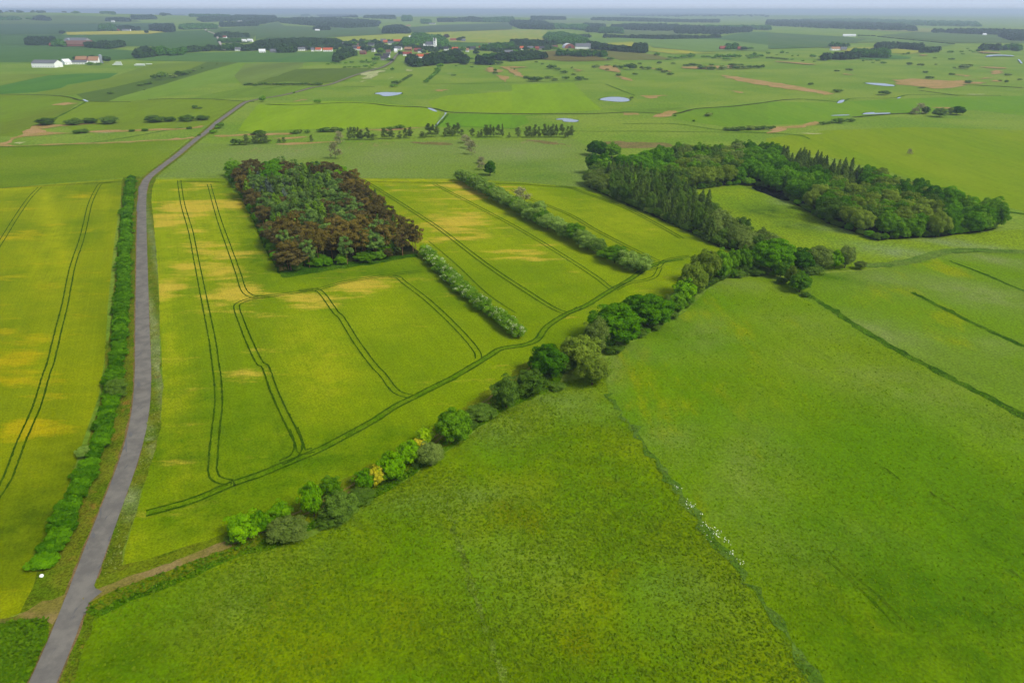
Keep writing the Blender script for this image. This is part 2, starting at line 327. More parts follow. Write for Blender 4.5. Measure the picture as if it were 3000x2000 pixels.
sheet('pale_meadow', M3, mead3, 4, 5., blobs=[
    ('ripe', 'g', 1450, 1060, 200, 60, .6), ('ripe', 'g', 1900, 1250, 250, 70, .4), ('ripe', 'g', 1050, 1120, 200, 60, .35), ('ripe', 'g', 1700, 900, 300, 40, .4), ('ripe', 'g', 2000, 1430, 300, 60, .35),
    ('pale', 'g', 1300, 1350, 300, 100, .9), ('pale', 'g', 1400, 980, 200, 40, .7), ('pale', 'g', 2000, 1080, 350, 90, .9), ('pale', 'g', 2200, 1450, 200, 60, .6), ('pale', 'g', 2150, 850, 260, 35, 1.),
    ('dark', 'g', 900, 955, 350, 20, .9), ('dark', 'g', 1250, 1500, 700, 20, .5)])
glade = grass_mat('glade_grass', (124, 156, 24), (138, 164, 24), pale=(140, 160, 96), dark=(66, 98, 26), ripe=(136, 158, 20), s1=.03, grain=.4, gs=.9, mott=.25, ps=.06)
G1 = P('g', [(150, 340), (400, 330), (560, 400), (760, 470), (900, 540), (1100, 620), (1300, 690), (1450, 715), (1750, 690), (2200, 650), (2351, 640)]) + P('F', [(2800, 560), (2800, 600)]) + P('g', [(2351, 800), (1850, 795), (1700, 830), (1500, 880), (1250, 915), (800, 935), (640, 900), (200, 700), (-200, 450), (0, 330)])
sheet('glade', G1, glade, 4, 5., blobs=[('dark', 'g', 600, 520, 200, 50, .9), ('dark', 'g', 800, 620, 150, 40, .8), ('dark', 'g', 1050, 800, 60, 20, .7), ('pale', 'g', 700, 450, 90, 30, .8), ('pale', 'g', 1500, 800, 300, 40, 1.), ('pale', 'g', 1100, 650, 250, 20, .7), ('pale', 'g', 1900, 740, 350, 30, .9), ('ripe', 'g', 750, 700, 300, 60, .5), ('ripe', 'g', 350, 360, 200, 20, .4), ('ripe', 'g', 1000, 760, 150, 40, .4)])
# meadow strip behind the barley
strip = grass_mat('grey_meadow', (128, 154, 52), (132, 156, 68), pale=(146, 158, 96), dark=(84, 128, 40), ripe=(156, 150, 92), s1=.012, grain=.3, gs=.7, mott=.22, streak=(2.5, .5))
sheet('grey_meadow', P('F', [(352, 407), (430, 328), (540, 332), (780, 328), (1060, 322), (1320, 320), (1365, 345), (1345, 431), (1190, 417), (1050, 410), (520, 409)]), strip, 3, 8., blobs=[
    ('ripe', 'n', 400, 400, 200, 30, .35), ('ripe', 'n', 900, 390, 140, 30, .45), ('ripe', 'n', 1850, 330, 250, 25, .4), ('ripe', 'm', 420, 345, 80, 15, .55), ('ripe', 'm', 1600, 330, 250, 20, .6), ('ripe', 'm', 2000, 370, 60, 15, .5),
    ('pale', 'n', 700, 450, 400, 60, .6), ('pale', 'n', 1900, 450, 300, 90, .6), ('pale', 'm', 1300, 450, 500, 90, .7), ('dark', 'm', 800, 780, 200, 60, .7), ('dark', 'm', 1700, 760, 400, 60, .6), ('dark', 'n', 1350, 300, 80, 40, .8), ('dark', 'm', 1500, 620, 400, 60, .5)])
sheet('green_meadow', P('F', [(-400, 352), (0, 337), (430, 320), (345, 398), (322, 407), (283, 409), (0, 431), (-400, 455)]), grass_mat('green_meadow', (118, 146, 18), (132, 154, 28), pale=(132, 158, 50), dark=(76, 118, 20), s1=.01, grain=.25, gs=.8, mott=.15), 3, 10.,
      blobs=[('pale', 'e', 1200, 80, 150, 40, .8), ('dark', 'e', 300, 260, 300, 30, .5)])

# road, verges, tracks
RL = [('h', [(50, 1760), (135, 1568), (215, 1400), (275, 1240), (345, 1050), (430, 850), (500, 680), (560, 530), (600, 400), (618, 250), (622, 100), (621, 0)]), ('e', [(930, 1200), (938, 900), (942, 650), (948, 500), (955, 400), (975, 320), (1000, 280), (1040, 250), (1100, 205), (1200, 130), (1300, 45), (1350, 0)])]
RR = [('h', [(190, 1760), (270, 1568), (345, 1390), (400, 1240), (433, 1130), (490, 980), (545, 800), (600, 660), (655, 490), (685, 330), (697, 200), (694, 80), (690, 0)]), ('e', [(1030, 1200), (1018, 900), (1010, 650), (1005, 500), (1008, 400), (1015, 330), (1040, 285), (1070, 265), (1110, 230), (1230, 140), (1330, 55), (1400, 0)])]
def edge(lst):
    o = []
    for fr, pts in lst: o += P(fr, pts)
    return np.array(o)
eL, eR = edge(RL), edge(RR)
ys = np.arange(62, eL[-1, 1], 4.)
cx = (np.interp(ys, eL[:, 1], eL[:, 0])+np.interp(ys, eR[:, 1], eR[:, 0]))/2
kk = np.ones(7)/7; cxs = np.convolve(np.pad(cx, 3, 'edge'), kk, 'valid')
far = P('a', [(1895, 1215), (2000, 1120), (2075, 1065), (2165, 1000), (2255, 940), (2340, 920)])+P('b', [(90, 900), (200, 885), (340, 855), (440, 828), (520, 805), (620, 790), (700, 772), (780, 742), (860, 712), (940, 685), (1040, 658), (1150, 628), (1220, 592), (1258, 562), (1278, 530), (1305, 500)])
ROAD = [np.array([a, b_, 0]) for a, b_ in zip(cxs, ys)]+[p for p in far if p[1] > ys[-1]+20]
def asphalt_mat():
    b = NB('asphalt'); n1 = b.noise(.25, 5, .65); n2 = b.noise(6., 3, .7); n3 = b.noise(.6, 4, .7, stretch=(1.6, .25))
    c = b.mix(b.rng(n1, .35, .65), alb((146, 141, 132), .58), alb((126, 122, 116), .58))
    c = b.mix(b.rng(n3, .6, .72), c, alb((104, 104, 105), .68))
    c = b.scale_col(c, b.math('MULTIPLY_ADD', n2, .24, .88)); b.b.inputs['Roughness'].default_value = .8
    b.bump(n2, .2, .05); return b.done(c)
asph = asphalt_mat()
gravel = grass_mat('road_edge_gravel', (150, 122, 84), (126, 112, 62), s1=.2, grain=.35, gs=3., mott=.3)
verge = grass_mat('verge_grass', (96, 122, 12), (122, 130, 28), ripe=(150, 116, 48), pale=(168, 178, 120), dark=(54, 92, 6), s1=.1, grain=.5, gs=2.4, mott=.35, ps=.2)
ribbon('road_verge', catmull(ROAD, 3), 9.5, verge, 5, jit=.06, step=3.)
ribbon('road_edge', catmull(ROAD, 3), 5.25, gravel, 6, jit=.05, step=2.)
ribbon('road', catmull(ROAD, 3), 4.5, asph, 7, jit=.012, step=3.)
# wide verge between the road and the barley
vg = [];
VR = P('h', [(445, 1130), (490, 980), (545, 800), (600, 660), (655, 490), (685, 330), (697, 200), (694, 80)])+P('e', [(1042, 1568), (1030, 1200), (1018, 900), (1010, 650), (1005, 500), (1010, 400), (1040, 300)])+P('e', [(1075, 294), (1050, 360), (1042, 450), (1060, 600), (1084, 900), (1100, 1300), (1102, 1568)])+P('h', [(748, 200), (738, 400), (708, 520), (668, 640), (622, 800), (575, 960), (560, 1060), (450, 1110)])
sheet('field_verge', VR, verge, 6, 2.5, jit=.15, blobs=[('pale', 'e', 1050, 700, 14, 500, .8), ('pale', 'e', 1060, 1300, 25, 300, .7), ('pale', 'h', 600, 740, 40, 60, .9), ('pale', 'h', 730, 150, 20, 300, .6), ('pale', 'h', 690, 450, 15, 80, .7), ('dark', 'e', 1030, 600, 8, 600, .7), ('dark', 'h', 500, 950, 40, 150, .7)])
VL = P('h', [(170, 1130), (190, 1060), (260, 880), (340, 660), (400, 480), (455, 300), (480, 150), (486, 0), (622, 0), (620, 200), (600, 400), (560, 530), (500, 680), (430, 850), (345, 1050), (300, 1160)])
sheet('field_verge', VL, verge, 5, 2.5, jit=.15, blobs=[('ripe', 'h', 590, 300, 18, 200, .5), ('ripe', 'h', 540, 480, 20, 120, .45), ('ripe', 'h', 430, 780, 25, 120, .5), ('ripe', 'h', 350, 950, 15, 60, .4)])
VT = P('e', [(838, 310), (850, 280), (960, 275), (985, 300), (955, 400), (945, 650), (938, 900), (930, 1568), (740, 1568), (800, 900), (830, 500)])
sheet('field_verge', VT, verge, 5, 3., jit=.15)
sheet('field_verge', P('h', [(90, 1250), (150, 1130), (175, 1050), (320, 1020), (345, 1060), (305, 1165), (190, 1200), (130, 1240)]), verge, 5, 2.5, jit=.15)
sheet('field_verge', P('h', [(560, 1030), (680, 1000), (900, 930), (1062, 890), (1062, 930), (700, 1050), (500, 1130), (440, 1140)]), verge, 5, 2.5, jit=.15)
sheet('road_junction', P('h', [(425, 1110), (440, 1135), (470, 1152), (440, 1178), (408, 1205), (392, 1260), (370, 1230), (400, 1150)]), asph, 8.5, 2., jit=.05)
# dirt track along the barley, and the field gates
dirt = grass_mat('dirt_track', (160, 140, 86), (138, 130, 56), ripe=(190, 152, 100), dark=(104, 118, 20), s1=.12, grain=.28, gs=2.5, mott=.25)
TRK = P('h', [(395, 1195), (450, 1160), (520, 1130), (600, 1100), (690, 1067), (780, 1035), (900, 988), (1000, 950), (1060, 928)])+P('i', [(200, 1280), (420, 1190), (700, 1075), (780, 1040), (960, 960), (1150, 850), (1330, 750), (1520, 650), (1680, 555), (1800, 465), (2000, 320), (2200, 180)])+P('l', [(90, 1000), (170, 940), (260, 880), (330, 820), (420, 760)])
bank_m = grass_mat('bank_grass', (76, 124, 0), (98, 136, 4), pale=(120, 140, 50), dark=(48, 84, 0), s1=.08, grain=.5, gs=2.2, mott=.4)
BK = P('h', [(390, 1250), (400, 1215), (500, 1160), (700, 1085), (900, 1010), (1062, 960)])+P('i', [(210, 1320), (700, 1120), (1150, 880), (1550, 660), (1850, 470), (2230, 200)])+P('l', [(200, 960), (420, 790), (560, 800), (500, 930), (250, 1040), (100, 1110)])+P('i', [(2230, 320), (2050, 430), (1600, 760), (1180, 1020), (800, 1190), (500, 1340), (200, 1400), (0, 1500)])+P('h', [(900, 1080), (760, 1140), (600, 1200), (450, 1270)])
sheet('ditch_bank', BK, bank_m, 5, 2.5, jit=.2, blobs=[('pale', 'i', 100, 1350, 120, 40, .6), ('dark', 'h', 600, 1170, 300, 20, .8)])
ribbon('track_verge', catmull(TRK, 4), 8., grass_mat('track_verge', (124, 138, 14), (110, 128, 20), s1=.2, grain=.45, gs=2.6, mott=.3), 6, jit=.12, step=1.6)
ribbon('dirt_track', catmull(TRK, 4)[:34], 2.3, dirt, 7, jit=.14, step=1.2)
ribbon('dirt_track', catmull(TRK, 4)[33:], .55, dirt, 7, offs=(-.8, .8), jit=.3, step=1.2)
GT = P('h', [(300, 1165), (240, 1185), (190, 1195), (130, 1240), (60, 1268), (-60, 1290), (-60, 1310), (60, 1290), (160, 1275), (225, 1275), (245, 1300), (262, 1270)])
sheet('field_gateway', GT, dirt, 6, 1.5, jit=.2, blobs=[('dark', 'h', 0, 1290, 110, 40, .8)])
LB = P('h', [(-500, 1360), (0, 1300), (120, 1280), (230, 1275), (225, 1350), (180, 1460), (110, 1600), (-100, 1900), (-900, 1700)])
sheet('ditch_bank', LB, bank_m, 5, 2.5, jit=.2, blobs=[('dark', 'h', 60, 1350, 160, 45, .6), ('dark', 'h', 20, 1400, 100, 50, .6), ('pale', 'h', 100, 1430, 90, 15, .5)])

# barley wheel tracks as flat ribbons: crushed-crop green with groove shade painted in
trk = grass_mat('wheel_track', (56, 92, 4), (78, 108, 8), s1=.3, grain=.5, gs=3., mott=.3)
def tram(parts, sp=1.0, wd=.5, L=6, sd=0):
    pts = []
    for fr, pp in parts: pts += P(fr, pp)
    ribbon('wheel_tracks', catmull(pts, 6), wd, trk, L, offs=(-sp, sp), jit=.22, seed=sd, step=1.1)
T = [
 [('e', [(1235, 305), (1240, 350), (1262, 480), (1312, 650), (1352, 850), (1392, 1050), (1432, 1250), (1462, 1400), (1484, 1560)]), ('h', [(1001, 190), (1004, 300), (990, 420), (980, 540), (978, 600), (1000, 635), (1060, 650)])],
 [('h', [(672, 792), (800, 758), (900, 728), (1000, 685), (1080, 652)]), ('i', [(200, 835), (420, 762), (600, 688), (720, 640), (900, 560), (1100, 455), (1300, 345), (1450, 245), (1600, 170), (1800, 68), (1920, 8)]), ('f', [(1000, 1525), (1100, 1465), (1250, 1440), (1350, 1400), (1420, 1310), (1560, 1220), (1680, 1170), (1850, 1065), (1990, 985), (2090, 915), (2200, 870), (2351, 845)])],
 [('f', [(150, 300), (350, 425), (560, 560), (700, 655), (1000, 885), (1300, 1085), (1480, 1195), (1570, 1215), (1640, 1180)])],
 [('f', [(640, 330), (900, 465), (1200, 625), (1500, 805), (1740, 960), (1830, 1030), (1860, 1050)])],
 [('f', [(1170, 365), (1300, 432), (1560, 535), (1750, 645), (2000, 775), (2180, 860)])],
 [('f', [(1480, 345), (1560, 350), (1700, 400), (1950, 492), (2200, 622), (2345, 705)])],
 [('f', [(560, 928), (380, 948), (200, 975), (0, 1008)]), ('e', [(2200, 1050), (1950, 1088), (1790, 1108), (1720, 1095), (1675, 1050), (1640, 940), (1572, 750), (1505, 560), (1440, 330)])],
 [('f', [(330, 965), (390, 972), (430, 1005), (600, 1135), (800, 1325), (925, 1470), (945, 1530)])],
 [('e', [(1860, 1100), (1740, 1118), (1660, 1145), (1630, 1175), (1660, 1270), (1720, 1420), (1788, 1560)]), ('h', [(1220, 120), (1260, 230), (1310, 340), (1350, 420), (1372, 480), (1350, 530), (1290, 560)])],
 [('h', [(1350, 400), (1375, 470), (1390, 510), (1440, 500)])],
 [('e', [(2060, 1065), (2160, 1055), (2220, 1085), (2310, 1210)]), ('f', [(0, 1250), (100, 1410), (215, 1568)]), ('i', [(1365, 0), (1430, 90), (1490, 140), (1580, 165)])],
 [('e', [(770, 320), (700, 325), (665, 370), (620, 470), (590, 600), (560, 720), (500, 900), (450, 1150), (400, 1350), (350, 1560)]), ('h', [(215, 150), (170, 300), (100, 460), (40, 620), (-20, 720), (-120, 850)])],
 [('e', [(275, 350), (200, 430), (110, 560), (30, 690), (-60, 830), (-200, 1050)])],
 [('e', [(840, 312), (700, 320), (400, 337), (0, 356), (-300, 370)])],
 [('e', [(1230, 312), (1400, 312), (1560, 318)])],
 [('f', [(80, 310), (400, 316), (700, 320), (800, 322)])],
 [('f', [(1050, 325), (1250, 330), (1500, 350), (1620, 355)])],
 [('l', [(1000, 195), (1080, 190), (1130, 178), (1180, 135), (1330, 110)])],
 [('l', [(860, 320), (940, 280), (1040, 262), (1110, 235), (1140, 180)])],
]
pts = []
for fr, pp in T[1]: pts += P(fr, pp)
ribbon('headland_strip', catmull(pts, 6), 2.7, grass_mat('flattened_crop', (96, 134, 0), (116, 146, 4), s1=.2, grain=.4, gs=2.5, mott=.3), 5.5, jit=.12, step=1.5)
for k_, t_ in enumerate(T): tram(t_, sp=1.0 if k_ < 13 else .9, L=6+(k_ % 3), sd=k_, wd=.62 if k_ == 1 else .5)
# a second set of headland tracks beside the first
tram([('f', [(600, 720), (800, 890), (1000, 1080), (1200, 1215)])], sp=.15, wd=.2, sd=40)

# lines and ditches of dark vegetation in the meadows
dgrass = grass_mat('ditch_grass', (58, 98, 6), (84, 120, 14), s1=.1, grain=.55, gs=1.5, mott=.4)
tan = grass_mat('dry_reed', (196, 160, 108), (176, 152, 84), s1=.05, grain=.3, gs=1.2, mott=.25, streak=(2., .6))
def line(name, fr, pts, wd, m, L=7, jit=.25, step=2., sm=4, seed=3): return ribbon(name, catmull(P(fr, pts), sm), wd, m, L, jit=jit, step=step, seed=seed)
line('meadow_ditch', 'F', [(1845, 672), (1900, 705), (1960, 745), (2050, 800), (2150, 852), (2250, 903), (2360, 960), (2700, 1130)], 3.0, dgrass)
line('meadow_ditch', 'F', [(2095, 672), (2160, 705), (2250, 750), (2360, 800), (2600, 900)], 2.2, dgrass)
line('meadow_ditch', 'F', [(2180, 600), (2260, 630), (2360, 672), (2600, 760)], 1.6, dgrass)
line('meadow_ditch', 'F', [(1395, 905), (1440, 970), (1520, 1080), (1600, 1190), (1680, 1290), (1760, 1390), (1850, 1530), (1940, 1680)], 1.8, grass_mat('weedy_ditch', (86, 122, 30), (104, 134, 48), s1=.15, grain=.45, gs=2., mott=.35), jit=.7)
line('meadow_path', 'F', [(1022, 1140), (1035, 1190), (1070, 1300), (1100, 1400), (1125, 1470), (1150, 1540), (1180, 1640)], 1.1, grass_mat('trodden_grass', (126, 150, 50), (100, 126, 24), s1=.3, grain=.6, gs=2., mott=.5), jit=.7, step=1.)
for a_, b_ in [((660, 1000), (1010, 1340)), ((690, 990), (1060, 1330)), ((1130, 690), (1310, 820)), ((880, 560), (1000, 640)), ((1500, 1050), (1568, 1100))]:
    line('mowing_line', 'k', [a_, ((a_[0]+b_[0])/2+6, (a_[1]+b_[1])/2-5), b_], .5, grass_mat('mowing_line', (72, 108, 0), (96, 124, 0), s1=.2, grain=.5, gs=1.5, mott=.5), jit=.6, step=1.2)
line('reed_bank', 'g', [(1250, 890), (1400, 885), (1550, 865), (1700, 825), (1820, 795), (2000, 785), (2351, 798), (2700, 800)], 6., grass_mat('reed_bank', (92, 126, 38), (112, 138, 52), s1=.1, grain=.5, gs=1.4, mott=.3), jit=.12)
for fr, pts, wd in [('F', [(0, 217), (80, 218), (150, 222), (190, 232), (240, 234), (300, 234)], 4), ('F', [(340, 229), (400, 227), (480, 228), (545, 232), (585, 234)], 4),
                    ('F', [(610, 240), (680, 242), (750, 238), (800, 236), (850, 238), (900, 244), (960, 246), (1000, 250), (1030, 258), (1080, 260), (1180, 262), (1350, 262), (1450, 258), (1540, 262), (1570, 258), (1600, 250), (1680, 245), (1740, 238), (1800, 230), (1840, 228)], 4.5),
                    ('F', [(1840, 228), (1900, 232), (1930, 235), (1960, 226), (2050, 226), (2090, 218), (2200, 219), (2300, 220)], 3.5), ('F', [(1960, 270), (2050, 262), (2130, 260)], 6), ('F', [(2110, 203), (2180, 195), (2300, 199), (2352, 203)], 7), ('F', [(2110, 208), (2200, 220)], 5),
                    ('F', [(1430, 285), (1550, 285), (1660, 300), (1760, 305), (1850, 312)], 2), ('F', [(420, 293), (200, 330), (0, 338)], 2.), ('F', [(1050, 290), (1200, 297), (1350, 302), (1500, 302), (1800, 308), (1860, 320)], 1.6), ('F', [(2060, 440), (2200, 470), (2352, 492), (2600, 530)], 3), ('F', [(600, 205), (700, 192), (800, 186)], 2), ('F', [(1030, 262), (1010, 285), (1000, 292)], 2.5)]:
    ribbon('stream_bank', catmull(P(fr, pts), 4), wd, dgrass if wd < 4 else grass_mat('stream_bank', (58, 70, 26), (74, 88, 34), s1=.05, grain=.4, gs=.5, mott=.4), 5, jit=.2, step=8.)
wm = NB('water'); wm.b.inputs['Roughness'].default_value = .12; wm.b.inputs['Specular IOR Level'].default_value = .45; wm.b.inputs['Base Color'].default_value = (.12, .125, .13, 1); wm.b.inputs['Metallic'].default_value = .12
wm.bump(wm.noise(.8, 3, .6), .05, .1)
water_m = wm.m
dk = NB('dark_water'); dk.b.inputs['Roughness'].default_value = .08; dk.b.inputs['Base Color'].default_value = (.008, .01, .012, 1); dk.b.inputs['Specular IOR Level'].default_value = .5
def pond(fr, pts, m=water_m, L=7, name='pond', rim=True):
    pw = P(fr, pts)
    if rim:
        c_ = np.mean(pw, 0); sheet('pond_rim', [c_+(p-c_)*1.09+np.array([0, 1.2, 0]) for p in pw], dgrass, L-1, 6., jit=.8, sm=3)
    sheet(name, pw, m, L, 8., sm=4, jit=.25)
pond('b', [(1090, 862), (1130, 853), (1200, 849), (1290, 852), (1338, 853), (1330, 866), (1280, 878), (1210, 886), (1165, 884), (1140, 872)])
pond('c', [(805, 915), (850, 900), (920, 893), (1010, 896), (1060, 908), (1084, 922), (1060, 934), (980, 938), (880, 930), (830, 924)])
pond('c', [(405, 1097), (450, 1090), (500, 1090), (570, 1100), (612, 1112), (580, 1124), (500, 1122), (465, 1115), (470, 1104), (420, 1103)])
pond('d', [(890, 765), (980, 766), (1080, 772), (1165, 788), (1130, 795), (1020, 788), (930, 776)])
pond('d', [(632, 948), (660, 925), (702, 920), (690, 940), (665, 949)])
pond('d', [(868, 1052), (900, 1038), (975, 1033), (985, 1040), (1110, 1038), (1110, 1047), (960, 1052)])
pond('d', [(570, 1064), (640, 1058), (740, 1056), (740, 1062), (640, 1066)], rim=False)
pond('d', [(1180, 907), (1200, 897), (1222, 896), (1210, 904)], rim=False)
pond('d', [(1995, 530), (2040, 516), (2110, 514), (2230, 518), (2262, 526), (2180, 524), (2090, 524), (2040, 530)], rim=False)
pond('d', [(2292, 555), (2310, 556), (2335, 592), (2316, 588), (2305, 570)], rim=False)
pond('b', [(1575, 995), (1610, 997), (1650, 1014), (1665, 1028), (1640, 1026), (1605, 1012)], name='stream', rim=False)
pond('b', [(1730, 1040), (1750, 1040), (1745, 1052), (1700, 1105), (1655, 1158), (1645, 1160), (1690, 1105), (1735, 1052)], name='stream', rim=False)
pond('a', [(755, 915), (780, 917), (815, 934), (790, 934)], name='stream', rim=False)
pond('g', [(480, 345), (560, 350), (640, 365), (730, 400), (740, 440), (700, 442), (640, 425), (560, 392), (500, 370)], m=dk.m, name='wood_pond', rim=False, L=8)
# reed beds and bare strips
REED = [('c', [(1920, 702), (1960, 698), (2150, 715), (2352, 755), (2352, 785), (2250, 776), (2080, 745)]), ('d', [(0, 757), (180, 780), (380, 815), (590, 855), (560, 870), (380, 850), (180, 820), (0, 790)]),
        ('d', [(1120, 735), (1400, 730), (1700, 745), (2060, 715), (2050, 722), (1800, 745), (2040, 765), (1850, 775), (1680, 808), (1520, 810), (1180, 778), (1220, 760)]),
        ('c', [(940, 702), (1000, 702), (1115, 740), (1080, 746), (1000, 728)]), ('c', [(1185, 880), (1280, 880), (1435, 882), (1340, 900), (1250, 904)]), ('c', [(1305, 1070), (1400, 1030), (1500, 1020), (1505, 1040), (1440, 1075), (1350, 1078)]), ('c', [(1030, 1040), (1150, 1048), (1150, 1056), (1060, 1062)]),
        ('u', [(1440, 945), (1530, 945), (1540, 1040), (1490, 1035), (1440, 1010)]), ('u', [(1600, 965), (1720, 1000), (1660, 1045), (1610, 1040)]), ('u', [(1710, 935), (2000, 915), (2270, 940), (1930, 950), (2220, 1115), (2190, 1145), (1850, 975)]), ('u', [(1640, 1110), (1850, 1150), (1830, 1254), (1760, 1200)]), ('u', [(1910, 1030), (2050, 1040), (2040, 1080), (1950, 1060)]),
        ('c', [(0, 640), (50, 660), (105, 700), (80, 712), (0, 668)]), ('c', [(0, 620), (120, 624), (0, 632)]), ('c', [(560, 638), (600, 645), (630, 658), (610, 662)]), ('c', [(800, 615), (930, 612), (990, 672), (900, 660), (800, 636)]), ('c', [(2010, 835), (2110, 855), (2060, 852)]), ('c', [(1290, 635), (1470, 660), (1430, 668), (1330, 650)]), ('c', [(1560, 620), (2050, 612), (2300, 620), (1700, 640)]),
        ('a', [(510, 960), (580, 945), (665, 948), (660, 962), (560, 968)]), ('a', [(160, 1254), (350, 1150), (480, 1100), (400, 1150), (620, 1140), (940, 1135), (620, 1160), (420, 1180), (400, 1215), (700, 1218), (260, 1254)]), ('a', [(690, 1222), (820, 1205), (1350, 1190), (1700, 1182), (1860, 1156), (1840, 1175), (1400, 1205), (900, 1220)]), ('e', [(0, 62), (80, 10), (160, 0), (90, 30), (50, 62), (20, 70)]), ('e', [(50, 62), (700, 44), (1200, 18), (1330, 8), (1200, 24), (600, 54), (100, 66)]),
        ('b', [(105, 1228), (320, 1222), (320, 1236), (110, 1240)]), ('b', [(330, 935), (460, 912), (450, 920)]), ('b', [(1640, 832), (1700, 826), (1748, 830), (1710, 842)]), ('n', [(0, 222), (370, 208), (840, 195), (800, 212), (360, 228), (0, 246)]), ('n', [(640, 258), (1040, 236), (820, 262)]), ('n', [(1500, 162), (1920, 150), (2352, 128), (2352, 138), (1900, 166)]), ('n', [(600, 325), (1050, 310), (1400, 295), (1000, 325)]),
        ('d', [(80, 570), (390, 594), (380, 600), (100, 576)]), ('d', [(690, 682), (800, 690), (720, 692)]), ('d', [(2065, 655), (2130, 652), (2125, 682), (2070, 684)]), ('d', [(1965, 620), (2165, 630), (2160, 638), (1980, 630)]), ('d', [(1530, 990), (1800, 992), (1700, 1004)]), ('d', [(1710, 685), (1860, 702), (1800, 706)]), ('d', [(0, 1240), (90, 1170), (230, 1160), (400, 1128), (460, 1122), (470, 1140), (260, 1180), (120, 1195)]), ('d', [(2040, 744), (2140, 742), (2120, 754)]), ('d', [(1360, 510), (1480, 514), (1400, 520)]), ('d', [(1920, 484), (2160, 494), (2000, 496)]), ('f', [(1270, 25), (1480, 40), (1540, 60), (1400, 50)]), ('f', [(1800, 35), (2200, 45), (2250, 70), (1900, 80)]), ('f', [(500, 40), (730, 45), (740, 60), (560, 55)])]
tan2 = grass_mat('dry_marsh', (146, 130, 82), (128, 124, 62), s1=.08, grain=.4, gs=1., mott=.4)
for k_, (fr, pts) in enumerate(REED):
    pw = P(fr, pts); dist = pw[0][1]
    sheet('reed_bed', pw, tan2 if fr in 'f' else tan, 6+k_ % 3, max(4, dist/80), jit=min(4, dist/300), sm=3, seed=k_)
wht = grass_mat('white_flower_patch', (206, 206, 150), (170, 184, 110), s1=.1, grain=.4, gs=1., mott=.4, streak=(1.5, .5))
for k_, (fr, pts) in enumerate([('v', [(840, 1100), (1000, 1050), (860, 1030), (960, 960), (1270, 930), (1480, 880), (1300, 930), (1440, 940), (1200, 990), (1170, 1050), (1080, 1110)]), ('v', [(800, 1170), (970, 1140), (870, 1185)]), ('v', [(1120, 875), (1230, 856), (1180, 876)]), ('v', [(1830, 925), (1930, 900), (2050, 930), (1930, 938)]), ('v', [(1480, 1110), (1590, 1066), (1550, 1100)]), ('u', [(480, 1070), (560, 1064), (540, 1074)]), ('u', [(1970, 1130), (2090, 1122), (2040, 1140)]), ('e', [(90, 48), (160, 36), (150, 52)]), ('a', [(920, 1222), (1110, 1220), (1000, 1228)]), ('d', [(290, 1228), (540, 1226), (420, 1232)]), ('d', [(1830, 868), (1990, 866), (1950, 872)])]):
    sheet('flower_patch', P(fr, pts), wht, 6, 12., jit=2.5, sm=2, seed=k_)

# ================================================================== FOLIAGE
def leaf_mat(name, c1, c2, c3=None, tr=.3, k=1.35, ov=.12):
    b = NB(name); t = b.t
    v = b.attr('v'); oi = b.n('ShaderNodeObjectInfo').outputs['Random']
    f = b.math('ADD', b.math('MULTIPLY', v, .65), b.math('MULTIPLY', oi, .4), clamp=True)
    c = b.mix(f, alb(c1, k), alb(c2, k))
    if c3: c = b.mix(b.rng(b.attr('w'), .80, .9), c, alb(c3, k))
    c = b.scale_col(c, b.math('MULTIPLY_ADD', oi, ov*2, 1-ov))
    df = b.n('ShaderNodeBsdfDiffuse'); tl = b.n('ShaderNodeBsdfTranslucent'); mx = b.n('ShaderNodeMixShader')
    b.put(df.inputs[0], c); b.put(tl.inputs[0], c); mx.inputs[0].default_value = tr
    t.links.new(df.outputs[0], mx.inputs[1]); t.links.new(tl.outputs[0], mx.inputs[2])
    t.links.new(mx.outputs[0], t.nodes['Material Output'].inputs[0]); t.nodes.remove(b.b)
    return b.m
bark = flat_mat('bark', (96, 80, 62), .95, .3, 2., k=.6)
bark_pine = flat_mat('bark_pine', (150, 104, 78), .95, .25, 2., k=1.)
